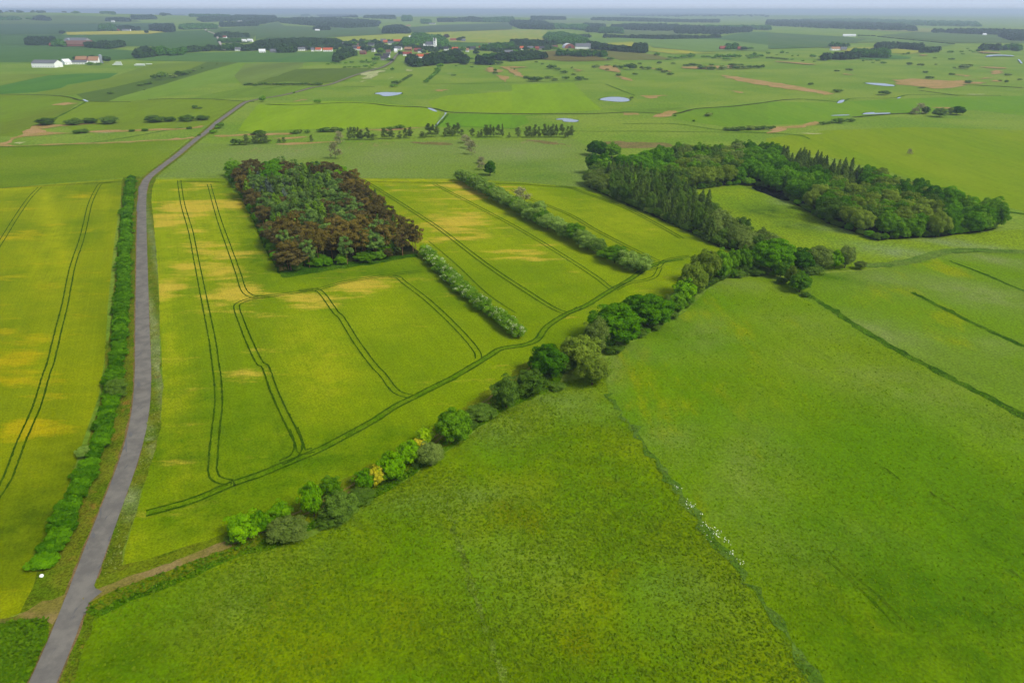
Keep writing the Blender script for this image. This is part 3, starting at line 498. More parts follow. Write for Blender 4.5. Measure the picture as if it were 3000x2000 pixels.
LM = dict(
 maple=leaf_mat('leaf_maple', (70, 124, 0), (124, 164, 4), k=1.1), maple2=leaf_mat('leaf_fresh', (110, 154, 0), (154, 182, 14), k=1.05), yellow=leaf_mat('leaf_yellow', (170, 168, 16), (206, 194, 60)),
 oak=leaf_mat('leaf_oak', (46, 90, 0), (92, 136, 4)), dark=leaf_mat('leaf_dark', (34, 74, 2), (66, 106, 8)), mid=leaf_mat('leaf_mid', (66, 110, 4), (106, 144, 20), k=1.15),
 olive=leaf_mat('leaf_olive', (90, 116, 22), (134, 152, 50), k=1.0), grey=leaf_mat('leaf_grey', (88, 112, 36), (128, 146, 66), k=1.0), willow=leaf_mat('leaf_willow', (84, 122, 24), (146, 170, 76), k=1.05),
 haw=leaf_mat('leaf_hawthorn', (70, 112, 14), (120, 154, 34), (206, 206, 166), k=1.2), hedge=leaf_mat('leaf_hedge', (36, 84, 0), (98, 144, 6), k=1.05), bush=leaf_mat('leaf_bush', (60, 94, 20), (98, 124, 40), k=1.1),
 spruce=leaf_mat('needle_spruce', (48, 72, 24), (82, 100, 36), tr=.12), spruce_g=leaf_mat('needle_green', (60, 94, 16), (100, 126, 30), tr=.12), blue=leaf_mat('needle_blue', (72, 92, 76), (116, 130, 110), tr=.12, k=.75),
 pine=leaf_mat('needle_pine', (92, 86, 28), (136, 118, 52), tr=.12, k=0.85), pine_g=leaf_mat('needle_pine_green', (62, 92, 38), (100, 122, 52), tr=.12), larch=leaf_mat('needle_brown', (78, 74, 34), (108, 96, 50), tr=.12, k=0.9), rust=leaf_mat('needle_rust', (128, 90, 52), (160, 118, 76), tr=.12, k=0.95),
 bare=leaf_mat('twig_bare', (106, 108, 66), (140, 136, 94), tr=.1), alder=leaf_mat('leaf_alder', (58, 74, 30), (88, 102, 46), tr=.2), far=leaf_mat('leaf_far', (40, 72, 22), (66, 96, 34), tr=.1, k=0.62),
 copper=leaf_mat('leaf_copper', (52, 42, 40), (74, 58, 48), tr=.1))

def leaf_mesh(name, p, nrm, size, rng, mat, v=None, wv=None, jit=.6, aspect=1.5):
    n = len(p); nrm = nrm+rng.normal(0, jit, (n, 3)); nrm /= np.linalg.norm(nrm, axis=1)[:, None]+1e-9
    r = rng.normal(0, 1, (n, 3)); t = np.cross(nrm, r); t /= np.linalg.norm(t, axis=1)[:, None]+1e-9; b = np.cross(nrm, t)
    s = (size*rng.uniform(.55, 1.25, n))[:, None]*.5 if np.ndim(size) == 0 else (size*rng.uniform(.6, 1.2, n))[:, None]*.5
    a = t*s*aspect; c = b*s
    q = np.stack([p-a*.9-c*.35, p-a*.1-c, p+a, p+a*.05+c], 1).reshape(-1, 3)
    me = bpy.data.meshes.new(name); me.vertices.add(4*n); me.vertices.foreach_set('co', q.astype(np.float32).ravel())
    me.loops.add(4*n); me.loops.foreach_set('vertex_index', np.arange(4*n, dtype=np.int32))
    me.polygons.add(n); me.polygons.foreach_set('loop_start', np.arange(0, 4*n, 4, dtype=np.int32))
    me.update(calc_edges=True)
    if v is None: v = rng.random(n)
    at = me.attributes.new('v', 'FLOAT', 'FACE'); at.data.foreach_set('value', v.astype(np.float32))
    at = me.attributes.new('w', 'FLOAT', 'FACE'); at.data.foreach_set('value', (rng.random(n)*.78 if wv is None else wv).astype(np.float32))
    me.materials.append(mat); return me
def sph(rng, n):
    d = rng.normal(0, 1, (n, 3)); return d/np.linalg.norm(d, axis=1)[:, None]
def tube(V, Fc, a, b, ra, rb, n=6):
    a = np.array(a, float); b = np.array(b, float); d = b-a; d /= np.linalg.norm(d)+1e-9
    u = np.cross(d, [1, 0, 0] if abs(d[0]) < .8 else [0, 1, 0]); u /= np.linalg.norm(u); w_ = np.cross(d, u); s = len(V)
    for c, r in ((a, ra), (b, rb)):
        for k in range(n):
            an = 2*math.pi*k/n; V.append(tuple(c+r*(u*math.cos(an)+w_*math.sin(an))))
    for k in range(n): Fc.append((s+k, s+(k+1) % n, s+n+(k+1) % n, s+n+k))
def trunk_mesh(name, h0, top, r, mat, rng, limbs=6, spread=.3, lean=.02):
    V, Fc = [], []; z = [0, top*.35, top*.7, top]; xy = [(0, 0)]+[(rng.normal(0, lean), rng.normal(0, lean)) for _ in range(3)]
    for i in range(3): tube(V, Fc, (*xy[i], z[i]-(.02 if i == 0 else 0)), (*xy[i+1], z[i+1]), r*(1-.25*i), r*(1-.25*(i+1)))
    for k in range(limbs):
        a = rng.uniform(0, 6.28); zz = rng.uniform(h0, top*.9); f = zz/top; q = rng.uniform(.5, 1)*spread
        x0, y0 = np.interp(zz, z, [c[0] for c in xy]), np.interp(zz, z, [c[1] for c in xy])
        tube(V, Fc, (x0, y0, zz), (x0+math.cos(a)*q, y0+math.sin(a)*q, zz+rng.uniform(.06, .22)), r*.45*(1.2-f), r*.12, 4)
    me = bpy.data.meshes.new(name); me.from_pydata(V, [], Fc); me.polygons.foreach_set('use_smooth', [True]*len(Fc)); me.materials.append(mat); me.update(); return me

# every prototype is one metre tall and about one metre wide; things scale it
def broad(seed, mat, n=5000, lobes=46, lr=.17, ls=.036, z0=.18, squash=1., top=1., fill=.62, domed=.5, wv=False, rough=.12):
    rng = np.random.default_rng(seed); c = np.array([0, 0, (z0+top)/2]); hz = (top-z0)/2
    d = sph(rng, lobes*3); d = d[d[:, 2] > -.75][:lobes]
    rr = rng.uniform(.55, 1., len(d))**.6*(1+rng.normal(0, rough, len(d)))
    bl = np.array([.5-lr*.75, .5-lr*.75, hz-lr*.75*1.])
    C = c+d*rr[:, None]*bl; lrad = lr*rng.uniform(.65, 1.25, len(C))
    lv = rng.random(len(C)); wt = lrad**2; wt /= wt.sum()
    k = rng.choice(len(C), n, p=wt); dd = sph(rng, n); dd[:, 2] = np.where(dd[:, 2] < -.5, -dd[:, 2], dd[:, 2])
    out = (C[k]-c)/bl; dd = dd+out*.55; dd /= np.linalg.norm(dd, axis=1)[:, None]
    p = C[k]+dd*lrad[k][:, None]*rng.uniform(.78, 1.08, n)[:, None]*np.array([1, 1, .85])
    e = np.linalg.norm((p-c)/np.array([.5, .5, hz]), axis=1); keep = (e > fill*.8) & (p[:, 2] > z0*.5+.01)
    p, dd, k = p[keep], dd[keep], k[keep]
    v = np.clip(lv[k]*.6+rng.random(len(k))*.4, 0, 1)
    ww = None
    if wv: fl = rng.random(len(C)) < .3; ww = np.where(fl[k] & (rng.random(len(k)) < .28), .95, .3)
    # inner leaves close the crown
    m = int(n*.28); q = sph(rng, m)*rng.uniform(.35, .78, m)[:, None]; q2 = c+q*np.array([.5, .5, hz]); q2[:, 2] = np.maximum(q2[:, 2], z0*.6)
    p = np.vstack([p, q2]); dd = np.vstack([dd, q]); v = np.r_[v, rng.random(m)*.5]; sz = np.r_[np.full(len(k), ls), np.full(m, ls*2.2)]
    if ww is not None: ww = np.r_[ww, np.zeros(m)]
    return leaf_mesh('crown', p, dd, sz, rng, mat, v, ww, jit=.42)
def conifer(seed, mat, tiers=20, nb=12, wd=.5, ls=.05, z0=.06, droop=.12, pw=.68, dens=7):
    rng = np.random.default_rng(seed); Pp, N, S, Vv = [], [], [], []
    for i in range(tiers):
        f = i/(tiers-1); z = z0+(1-z0)*f**.95*.97; rad = wd*((1-f)**pw)*(.93 if i else .8)+.012
        for j in range(max(4, int(nb*(1-f*.5)))):
            a = rng.uniform(0, 6.28); L = rad*rng.uniform(.68, 1.12); cv = rng.random()
            for q in range(dens):
                s = .22+.78*(q+rng.random())/dens; x = L*s
                side = rng.normal(0, .05*wd*2*(1.1-s))
                Pp.append((math.cos(a)*x-math.sin(a)*side, math.sin(a)*x+math.cos(a)*side, z-droop*s*s*wd*2*(1-f*.6)+rng.normal(0, .006)))
                N.append((math.cos(a)*.35, math.sin(a)*.35, 1.)); S.append(ls*(1.25-s*.5)*(1-f*.35)); Vv.append(cv*.5+rng.random()*.5)
    for q in range(14): Pp.append((rng.normal(0, .006), rng.normal(0, .006), 1-.008*q)); N.append((rng.normal(), rng.normal(), .2)); S.append(ls*.5); Vv.append(.8)
    return leaf_mesh('crown', np.array(Pp), np.array(N), np.array(S), rng, mat, np.array(Vv), None, jit=.3, aspect=1.7)
def pine(seed, mat, n=3600, lobes=30, z0=.42, ls=.04, lr=.13):
    rng = np.random.default_rng(seed); C = []
    for i in range(lobes):
        z = rng.uniform(z0, .97); f = (z-z0)/(1-z0); R_ = .5*math.sqrt(max(.08, 1-(abs(f-.45)/.62)**2))
        a = rng.uniform(0, 6.28); r = R_*rng.uniform(.3, .9); C.append((math.cos(a)*r, math.sin(a)*r, z))
    C = np.array(C); k = rng.integers(0, lobes, n); lv = rng.random(lobes); lrad = lr*rng.uniform(.7, 1.3, lobes)
    dd = sph(rng, n); dd[:, 2] = np.abs(dd[:, 2])*np.where(rng.random(n) < .8, 1, -1)
    p = C[k]+dd*lrad[k][:, None]*rng.uniform(.6, 1.1, n)[:, None]*np.array([1, 1, .42])
    dd = dd*np.array([1, 1, .8])
    return leaf_mesh('crown', p, dd, ls, rng, mat, np.clip(lv[k]*.6+rng.random(n)*.4, 0, 1), None, jit=.5)
def slim(seed, mat, n=900, ls=.03):
    rng = np.random.default_rng(seed); m = 26; C = []; 
    for i in range(m):
        z = rng.uniform(.2, .98); a = rng.uniform(0, 6.28); r = .46*math.sin(math.pi*min(1, .15+z*.8))*rng.uniform(.2, 1); C.append((math.cos(a)*r, math.sin(a)*r, z))
    C = np.array(C); k = rng.integers(0, m, n); p = C[k]+rng.normal(0, 1, (n, 3))*np.array([.09, .09, .045])
    return leaf_mesh('crown', p, rng.normal(0, 1, (n, 3)), ls, rng, mat, None, None, aspect=1.6)
def lump(seed, mat, n=260, ls=.17, z0=.0, flat=1.):
    "small distant tree or bush: leaf clumps over a few lobes, each about a metre across when scaled"
    rng = np.random.default_rng(seed); lob = 9; d = sph(rng, lob); d[:, 2] = np.abs(d[:, 2])*1.1-.3
    C = np.array([0, 0, z0+(1-z0)*.48])+d*np.array([.27, .27, .24*(1-z0)]); lv = rng.random(lob)
    k = rng.integers(0, lob, n); dd = sph(rng, n); p = C[k]+dd*.23*np.array([1, 1, .95*(1-z0)*flat]); p[:, 2] = np.clip(p[:, 2], .02, 1)
    return leaf_mesh('crown', p, dd, ls, rng, mat, np.clip(lv[k]*.6+rng.random(n)*.4, 0, 1), None, jit=.35)

PR = {}
def proto(kind, crowns, trunks): PR[kind] = (crowns, trunks)
rg0 = np.random.default_rng(5)
TB = [trunk_mesh('trunk', .15, .7, .028, bark, rg0, 9, .3) for _ in range(3)]
TS_ = [trunk_mesh('trunk', .05, .9, .022, bark, rg0, 3, .1, .008) for _ in range(2)]
TP = [trunk_mesh('trunk', .35, .88, .017, bark_pine, rg0, 8, .3, .02) for _ in range(4)]
TSL = [trunk_mesh('trunk', .15, .95, .013, bark, rg0, 16, .22, .01) for _ in range(3)]
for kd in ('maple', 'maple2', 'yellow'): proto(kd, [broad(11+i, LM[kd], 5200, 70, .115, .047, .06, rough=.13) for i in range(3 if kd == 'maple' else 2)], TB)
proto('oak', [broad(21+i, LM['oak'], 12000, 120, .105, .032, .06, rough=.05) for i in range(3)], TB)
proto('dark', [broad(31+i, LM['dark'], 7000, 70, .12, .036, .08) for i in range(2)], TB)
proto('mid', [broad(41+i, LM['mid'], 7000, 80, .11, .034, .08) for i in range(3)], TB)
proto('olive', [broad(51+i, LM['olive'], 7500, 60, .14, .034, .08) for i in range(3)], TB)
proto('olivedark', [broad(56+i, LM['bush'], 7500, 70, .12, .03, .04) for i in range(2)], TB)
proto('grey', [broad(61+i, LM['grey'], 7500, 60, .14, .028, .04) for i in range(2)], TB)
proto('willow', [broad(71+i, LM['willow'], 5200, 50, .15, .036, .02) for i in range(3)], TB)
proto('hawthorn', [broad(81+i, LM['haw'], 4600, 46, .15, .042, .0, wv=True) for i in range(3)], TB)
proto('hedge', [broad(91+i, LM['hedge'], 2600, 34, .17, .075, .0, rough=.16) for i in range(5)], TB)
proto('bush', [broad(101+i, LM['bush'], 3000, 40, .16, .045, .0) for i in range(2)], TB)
proto('spruce', [conifer(111+i, LM['spruce'], 20, 14, .52, .09, pw=.6) for i in range(3)], TS_)
proto('spruce_g', [conifer(116+i, LM['spruce_g'], 18, 14, .52, .1, pw=.5) for i in range(3)], TS_)
proto('blue', [conifer(121+i, LM['blue'], 18, 14, .52, .1, pw=.5) for i in range(2)], TS_)
for kd in ('pine', 'pine_g', 'larch', 'rust'): proto(kd, [pine(131+i, LM[kd], 3800 if kd != 'rust' else 2400) for i in range(4 if kd == 'pine' else 2)], TP)
proto('bare', [slim(141, LM['bare'], 1400, .05), slim(142, LM['bare'], 1200, .05)], TSL)
proto('alder', [slim(145+i, LM['alder'], 1700, .048) for i in range(4)], TSL)
proto('fartree', [lump(151+i, LM['far'], z0=.0) for i in range(4)], None)
proto('farmid', [lump(155+i, LM['mid']) for i in range(2)], None)
proto('farcopper', [lump(158, LM['copper'])], None)
proto('farbush', [lump(161+i, LM['bush'], 200, .2) for i in range(3)], None)
proto('fargrey', [lump(165+i, LM['grey'], 200, .2) for i in range(2)], None)

NAMES = dict(maple='maple_tree', maple2='maple_tree', yellow='maple_tree', oak='oak_tree', dark='broadleaf_tree', mid='broadleaf_tree', olive='broadleaf_tree', olivedark='willow_shrub', grey='willow_shrub', willow='willow_tree',
             hawthorn='hawthorn_shrub', hedge='hedge_shrub', bush='bush', spruce='spruce_tree', spruce_g='spruce_tree', blue='spruce_tree', pine='pine_tree', pine_g='pine_tree', larch='pine_tree', rust='pine_tree', bare='leafless_tree', alder='alder_tree', fartree='tree', farmid='tree', farcopper='tree', farbush='bush', fargrey='bush')
rt = random.Random(77)
def plant(kind, x, y, wd, h, label, group=None, z=None, name=None, parts=None, var=None, cat=None):
    crowns, trunks = PR[kind]; k = rt.randrange(len(crowns)) if var is None else var % len(crowns)
    nm = name or NAMES[kind]; z = float(H(x, y))+.03 if z is None else z; rz = rt.uniform(0, 6.28)
    c = cat or ('bush' if 'bush' in nm or 'shrub' in nm else 'tree')
    if trunks is None or parts is False:
        o = mesh_obj(nm, crowns[k]); o.location = (x, y, z); o.rotation_euler = (0, 0, rz); o.scale = (wd, wd, h)
    else:
        o = empty(nm, (x, y, z), rz)
        cr = mesh_obj('crown', crowns[k], o); cr.scale = (wd, wd, h)
        tr_ = mesh_obj('trunk', trunks[rt.randrange(len(trunks))], o); tr_.scale = (min(wd, h), min(wd, h), h)
        if kind in ('pine', 'larch', 'rust', 'pine_g', 'alder', 'bare'): tr_.scale = (wd*.9, wd*.9, h)
    tag(o, label, c, group); return o
def plant_px(kind, fr, x, base, wpx, top, label, group=None, sink=.0, **kw):
    "tree whose crown spans wpx across, from row top down to row base of the picture"
    s = FR[fr][2]; p, t = hit(fr, x, base-(base-top)*.06)
    wd = wpx/s*t/FPX*1.12
    # step back half a crown so that the near edge of the crown, not its axis, meets the base row
    d = p[:2]/np.hypot(*p[:2]); c = p[:2]+d*wd*.30
    dist = np.hypot(c[0], c[1]); _, py = FR[fr][0]+x/s, FR[fr][1]+top/s
    r = ray(FR[fr][0]+x/s, py); sl = r[2]/np.hypot(r[0], r[1]); h = CAM_H+sl*(dist+wd*.08)-float(H(*c))
    h = max(h*1.07, wd*.35)
    if kind == 'bare': wd *= 1.35; h *= 1.2
    return plant(kind, c[0], c[1], wd, h, label, group, **kw)

# ================================================================== TREES ALONG THE DITCH
G_ = 'trees and shrubs along the ditch between barley and meadow'
for kd, fr, x, b_, w_, t_, lb in [
 ('maple', 'i', 315, 1318, 240, 1058, 'bright green round maple tree nearest the road junction, at the near end of the ditch'),
 ('maple', 'i', 452, 1250, 150, 1032, 'small bright green maple tree directly behind the nearest maple of the ditch'),
 ('maple', 'i', 598, 1150, 155, 970, 'small green maple tree standing on the track behind the grey willow shrub'),
 ('grey', 'i', 650, 1325, 290, 1095, 'grey green willow shrub right of the two nearest maples'),
 ('maple', 'i', 845, 1135, 165, 815, 'tall bright green maple left of the large willow bush'),
 ('mid', 'i', 975, 960, 160, 780, 'mid green maple tree behind the large willow bush'),
 ('olivedark', 'i', 1055, 1165, 260, 900, 'large dark willow bush in the middle of the near ditch trees'),
 ('olivedark', 'i', 970, 1175, 210, 1060, 'low willow bush spilling onto the meadow in front of the large willow bush'),
 ('olivedark', 'i', 1205, 1000, 200, 880, 'low dark bush below the yellow maple'),
 ('maple', 'i', 1245, 905, 160, 725, 'small bright green maple tree just left of the yellow maple'),
 ('yellow', 'i', 1325, 880, 115, 695, 'yellow leaved maple tree beside the tall bright maple'),
 ('maple', 'i', 1450, 862, 200, 592, 'tall bright green maple right of the yellow maple'),
 ('maple', 'i', 1575, 722, 155, 505, 'bright green maple left of the grey flowering shrub'),
 ('maple2', 'i', 1695, 560, 125, 403, 'lime green maple top standing behind the grey flowering shrub'),
 ('yellow', 'i', 1645, 580, 80, 480, 'small yellow green sapling left of the lime green maple'),
 ('grey', 'i', 1735, 745, 195, 510, 'grey flowering shrub between bright maples and the dark green tree'),
 ('mid', 'i', 1915, 572, 270, 262, 'broad mid green tree standing alone across the farm track'),
 ('olivedark', 'l', 178, 1100, 182, 875, 'conical olive green tree left of a similar one on the ditch'),
 ('olivedark', 'l', 332, 1022, 190, 828, 'conical olive green tree between its lookalike and the round dark tree'),
 ('dark', 'l', 437, 920, 225, 675, 'round very dark green tree left of the pale olive trees'),
 ('olive', 'l', 715, 960, 195, 735, 'pale olive tree standing out into the meadow at the field corner'),
 ('olive', 'l', 635, 850, 225, 605, 'large pale olive tree right of the round very dark tree'),
 ('grey', 'l', 725, 765, 170, 512, 'tall grey olive tree in front of the dark oak'),
 ('oak', 'l', 850, 705, 325, 425, 'large dark green oak with visible trunks beside the meadow'),
 ('oak', 'l', 1055, 595, 310, 350, 'large green oak right of the darker oak with visible trunks'),
 ('grey', 'l', 1165, 540, 90, 365, 'narrow grey green tree at the right shoulder of the green oak'),
 ('mid', 'l', 1238, 490, 105, 338, 'small bright green tree between the green oak and the tall olive row'),
 ('maple', 'l', 1290, 420, 130, 255, 'yellow green tree low in the olive row above the meadow'),
 ('olive', 'l', 1330, 400, 170, 150, 'tall yellow olive tree at the lower end of the row beside the meadow'),
 ('olive', 'l', 1415, 315, 170, 72, 'tall yellow olive tree at the bend of the ditch'),
 ('mid', 'l', 1500, 290, 140, 72, 'tall green tree at the bend of the ditch, right of the yellow olive one'),
 ('mid', 'l', 1585, 240, 95, 65, 'narrow green tree between the ditch bend and the field corner'),
 ('mid', 'l', 1650, 235, 110, 55, 'green tree immediately left of the big domed oak'),
 ('oak', 'l', 1830, 238, 262, 5, 'big domed green oak at the corner of the meadows'),
 ('dark', 'l', 2010, 225, 150, 60, 'dark green tree immediately right of the big domed oak'),
 ('grey', 'l', 2135, 215, 160, 50, 'grey green tree right of the dark tree by the domed oak'),
 ('maple', 'l', 2228, 205, 85, 72, 'bright green narrow tree near the right end of the ditch row'),
 ('grey', 'l', 2292, 205, 115, 35, 'slim grey tree at the right end of the ditch row'),
 ('mid', 'l', 1888, 265, 90, 142, 'small green tree in front of the big domed oak'),
 ('olive', 'l', 1955, 310, 75, 168, 'small olive sapling on the ditch below the domed oak'),
 ('mid', 'l', 2008, 356, 135, 213, 'bright green round tree at the top of the meadow ditch'),
 ('grey', 'g', 1215, 925, 75, 855, 'small grey bush where the reed bank begins'),
 ('olivedark', 'l', 30, 1150, 180, 1060, 'low brown green bush on the ditch left of the conical trees'),
 ('olivedark', 'l', 560, 850, 140, 740, 'low dark bush between the round dark tree and the pale olive trees')]:
    plant_px(kd, fr, x, b_, w_, t_, lb, G_)
# low undergrowth along the ditch foot
for k_, (fr, x, y, w_, h_) in enumerate([('i', 2130, 350, 150, 70), ('i', 2040, 420, 100, 60), ('l', 500, 960, 100, 50), ('l', 850, 730, 120, 50), ('l', 990, 630, 120, 60), ('l', 1215, 510, 80, 60), ('l', 1500, 265, 120, 60), ('l', 1620, 245, 120, 40), ('l', 1740, 235, 120, 50), ('l', 2080, 228, 140, 60), ('l', 1900, 290, 70, 50), ('l', 2050, 370, 60, 35)]):
    plant_px('bush', fr, x, y, w_, y-h_, nth(k_+1)+' patch of low scrub from the left under the ditch trees', 'low scrub under the ditch trees', parts=False)

DF = P('i', [(230, 1300), (500, 1290), (700, 1240), (900, 1130), (1150, 1010), (1400, 860), (1600, 740), (1850, 560), (2050, 430), (2200, 330)])+P('l', [(100, 1085), (250, 1015), (430, 905), (600, 835), (760, 765), (900, 695), (1100, 580), (1250, 480), (1350, 385), (1450, 305), (1600, 245), (1800, 238), (2000, 228), (2200, 208)])
pts_ = np.array(catmull(DF, 6))[:, :2]; d_ = np.r_[0, np.cumsum(np.hypot(*np.diff(pts_, axis=0).T))]; s_ = 0; k_ = 0
while s_ < d_[-1]:
    x, y = np.interp(s_, d_, pts_[:, 0]), np.interp(s_, d_, pts_[:, 1]); s_ += rt.uniform(2.6, 5.5) if y > 205 else rt.uniform(5, 12)
    k_ += 1; wd = rt.uniform(2.6, 5.4) if y > 205 else rt.uniform(1.6, 3.6)
    plant(rt.choice(['bush', 'bush', 'olivedark', 'mid']), x+rt.uniform(-1.2, .6), y+rt.uniform(.5, 3.), wd, wd*rt.uniform(.5, .95), nth(k_)+' low bush of the ditch undergrowth, counted from the near end', 'low bushes of the ditch undergrowth', parts=False, name='undergrowth_bush')

# ================================================================== HEDGES
def along(pts, step):
    pts = np.array(catmull(pts, 6))[:, :2]; d = np.r_[0, np.cumsum(np.hypot(*np.diff(pts, axis=0).T))]
    s = np.arange(0, d[-1], step); return np.column_stack([np.interp(s, d, pts[:, 0]), np.interp(s, d, pts[:, 1])])
HL = P('h', [(205, 1040), (262, 960), (300, 900), (335, 800), (375, 700), (425, 590), (470, 470), (495, 370), (530, 230), (545, 100), (555, 0)])+P('e', [(830, 1400), (845, 1200), (858, 1000), (868, 800), (880, 600), (890, 450), (905, 330), (915, 300)])
hp = along(HL, 3.0)
for k_, (x, y) in enumerate(hp):
    d = np.array([x, y])/math.hypot(x, y)
    wd = rt.uniform(4.0, 6.2) if y < 220 else rt.uniform(4.8, 6.8)
    x += rt.uniform(-.5, .5)
    plant('hedge', x+d[0]*1., y+1., wd, rt.uniform(2.2, 3.9) if y < 220 else rt.uniform(2.6, 4.2), nth(k_+1)+' shrub from the near end of the hedge beside the road', 'shrubs of the long hedge beside the road', parts=False)
for k_, (x, y, w_, t_) in enumerate([(550, 275, 90, 170), (395, 545, 70, 480)]):
    plant_px('olivedark' if k_ == 0 else 'willow', 'h', x, y, w_, t_, ['brown green bush leaning out of the roadside hedge toward the asphalt', 'pale willow bush on the field side of the roadside hedge'][k_])
H1 = P('f', [(575, 835), (640, 900), (720, 985), (800, 1060), (880, 1130), (960, 1200), (1040, 1270), (1120, 1330), (1190, 1385), (1240, 1405)])
for k_, (x, y) in enumerate(along(H1, 4.3)):
    plant('hawthorn', x+rt.uniform(-.6, .6), y+2.0+rt.uniform(-.6, .6), rt.uniform(5.6, 7.4), rt.uniform(4.2, 5.8), nth(k_+1)+' blossoming hawthorn from the pine wood in the hedge running down to the headland', 'hawthorns of the hedge below the pine wood', var=k_*7)
H2 = P('f', [(830, 320), (920, 370), (1000, 420), (1110, 475), (1220, 535), (1330, 600), (1440, 655), (1560, 720), (1660, 770), (1770, 820), (1830, 845)])
for k_, (x, y) in enumerate(along(H2, 6.2)):
    plant('willow' if k_ % 5 != 3 else 'mid', x+rt.uniform(-.9, .9), y+3.5+rt.uniform(-.8, .8), rt.uniform(8.5, 11.5), rt.uniform(6.5, 9.5), nth(k_+1)+' pale willow from the far end of the hedge between the two right barley strips', 'willows of the hedge between barley strips', var=k_*5)
for k_, (x, y, w_, t_) in enumerate([(1800, 850, 90, 785), (1880, 900, 170, 755), (1975, 935, 160, 790), (2055, 960, 170, 812), (1360, 590, 110, 440), (1235, 480, 90, 380)]):
    plant_px(['mid', 'mid', 'willow', 'willow', 'willow', 'bare'][k_], 'f', x, y, w_, t_, ['low green bush in the gap of the willow hedge', 'dark green willow right after the gap in the willow hedge', 'pale willow second from the near end of the willow hedge', 'pale willow at the near end of the willow hedge', 'taller pointed willow in the middle of the willow hedge', 'grey leafless tree in the upper willow hedge'][k_])

# ================================================================== WOODS
def fill(poly, step, seed, jit=.32):
    poly = [p[:2] for p in poly]; lo = np.min(poly, 0); hi = np.max(poly, 0); rg = np.random.default_rng(seed); out = []
    for i, yy in enumerate(np.arange(lo[1], hi[1]+step, step*.87)):
        for xx in np.arange(lo[0]-step, hi[0]+step, step): out.append((xx+(i % 2)*step/2, yy))
    out = np.array(out)+rg.uniform(-jit, jit, (len(out), 2))*step
    return out[inpoly(out, poly)]
def to_px(x, y, z=0.):
    v = np.array([x, y, z-CAM_H]); dep = v[1]*CP-v[2]*SP; u = v[1]*SP+v[2]*CP
    return 1500+FPX*v[0]/dep, 1000-FPX*u/dep
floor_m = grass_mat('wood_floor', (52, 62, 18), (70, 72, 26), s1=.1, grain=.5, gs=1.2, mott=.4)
W1 = P('F', [(522, 404), (785, 407), (830, 448), (885, 508), (966, 583), (900, 596), (760, 612), (650, 629), (600, 535), (555, 445)])
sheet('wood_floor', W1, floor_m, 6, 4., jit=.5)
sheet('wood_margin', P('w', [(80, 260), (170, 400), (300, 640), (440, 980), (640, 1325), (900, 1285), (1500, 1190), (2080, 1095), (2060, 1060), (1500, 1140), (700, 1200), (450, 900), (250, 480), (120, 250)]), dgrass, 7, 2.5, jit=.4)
def wkind(fx, fy):
    # fx, fy: full-view position of the crown top
    r = rt.random()
    if fx < 560 and fy < 395: return 'mid' if r < .5 else 'larch'
    if 600 < fx < 650 and 370 < fy < 398: return 'oak'
    if 580 < fx < 665 and 396 <= fy < 440: return 'blue' if r < .5 else ('spruce' if r < .75 else 'pine_g')
    if fx > 725 and fy < 392: return 'maple' if r < .55 else 'larch'
    if fy < 385: return 'larch' if r < .6 else 'pine_g'
    if fx > 760+(fy-400)*1.05: return 'larch' if r < .7 else ('pine' if r < .85 else 'spruce')
    if fx < 590+(fy-440)*.55: return 'larch' if r < .5 else ('pine' if r < .65 else ('oak' if r < .8 else 'spruce_g'))
    if fy > 500: return 'pine' if r < .6 else ('pine_g' if r < .76 else 'larch')
    if 765 < fx and fy < 500: return 'pine_g' if r < .8 else 'larch'
    return 'spruce_g' if r < .28 else ('pine_g' if r < .6 else ('spruce' if r < .85 else 'larch'))
WL = dict(mid='fresh green broadleaf tree on the far left corner of the pine wood', larch='dull brown pine tree within the wood beside the road', oak='bright green broadleaf tree among the conifers of the pine wood', blue='blue grey spruce in the far left of the pine wood',
          spruce='dark green spruce tree inside the pine wood', maple='lime green broadleaf tree at the far right of the pine wood', pine_g='dark green pine tree in the middle of the pine wood', pine='tan brown pine tree with bare trunk in the front of the pine wood', spruce_g='green pointed spruce inside the pine wood')
SIZE = dict(mid=(9, 10), larch=(8, 12), oak=(10, 12), blue=(8.5, 12), spruce=(7.5, 13), maple=(9, 10), pine_g=(7.5, 12.5), pine=(8, 13), spruce_g=(8, 13))
for x, y in fill(W1, 6.7, 3):
    tx, ty = to_px(x, y, 11); kd = wkind(tx*.784, ty*.784); sw, sh = SIZE[kd]
    plant(kd, x, y, sw*rt.uniform(.85, 1.2), sh*rt.uniform(.82, 1.12), WL[kd], 'trees of the pine wood', var=rt.randrange(9))
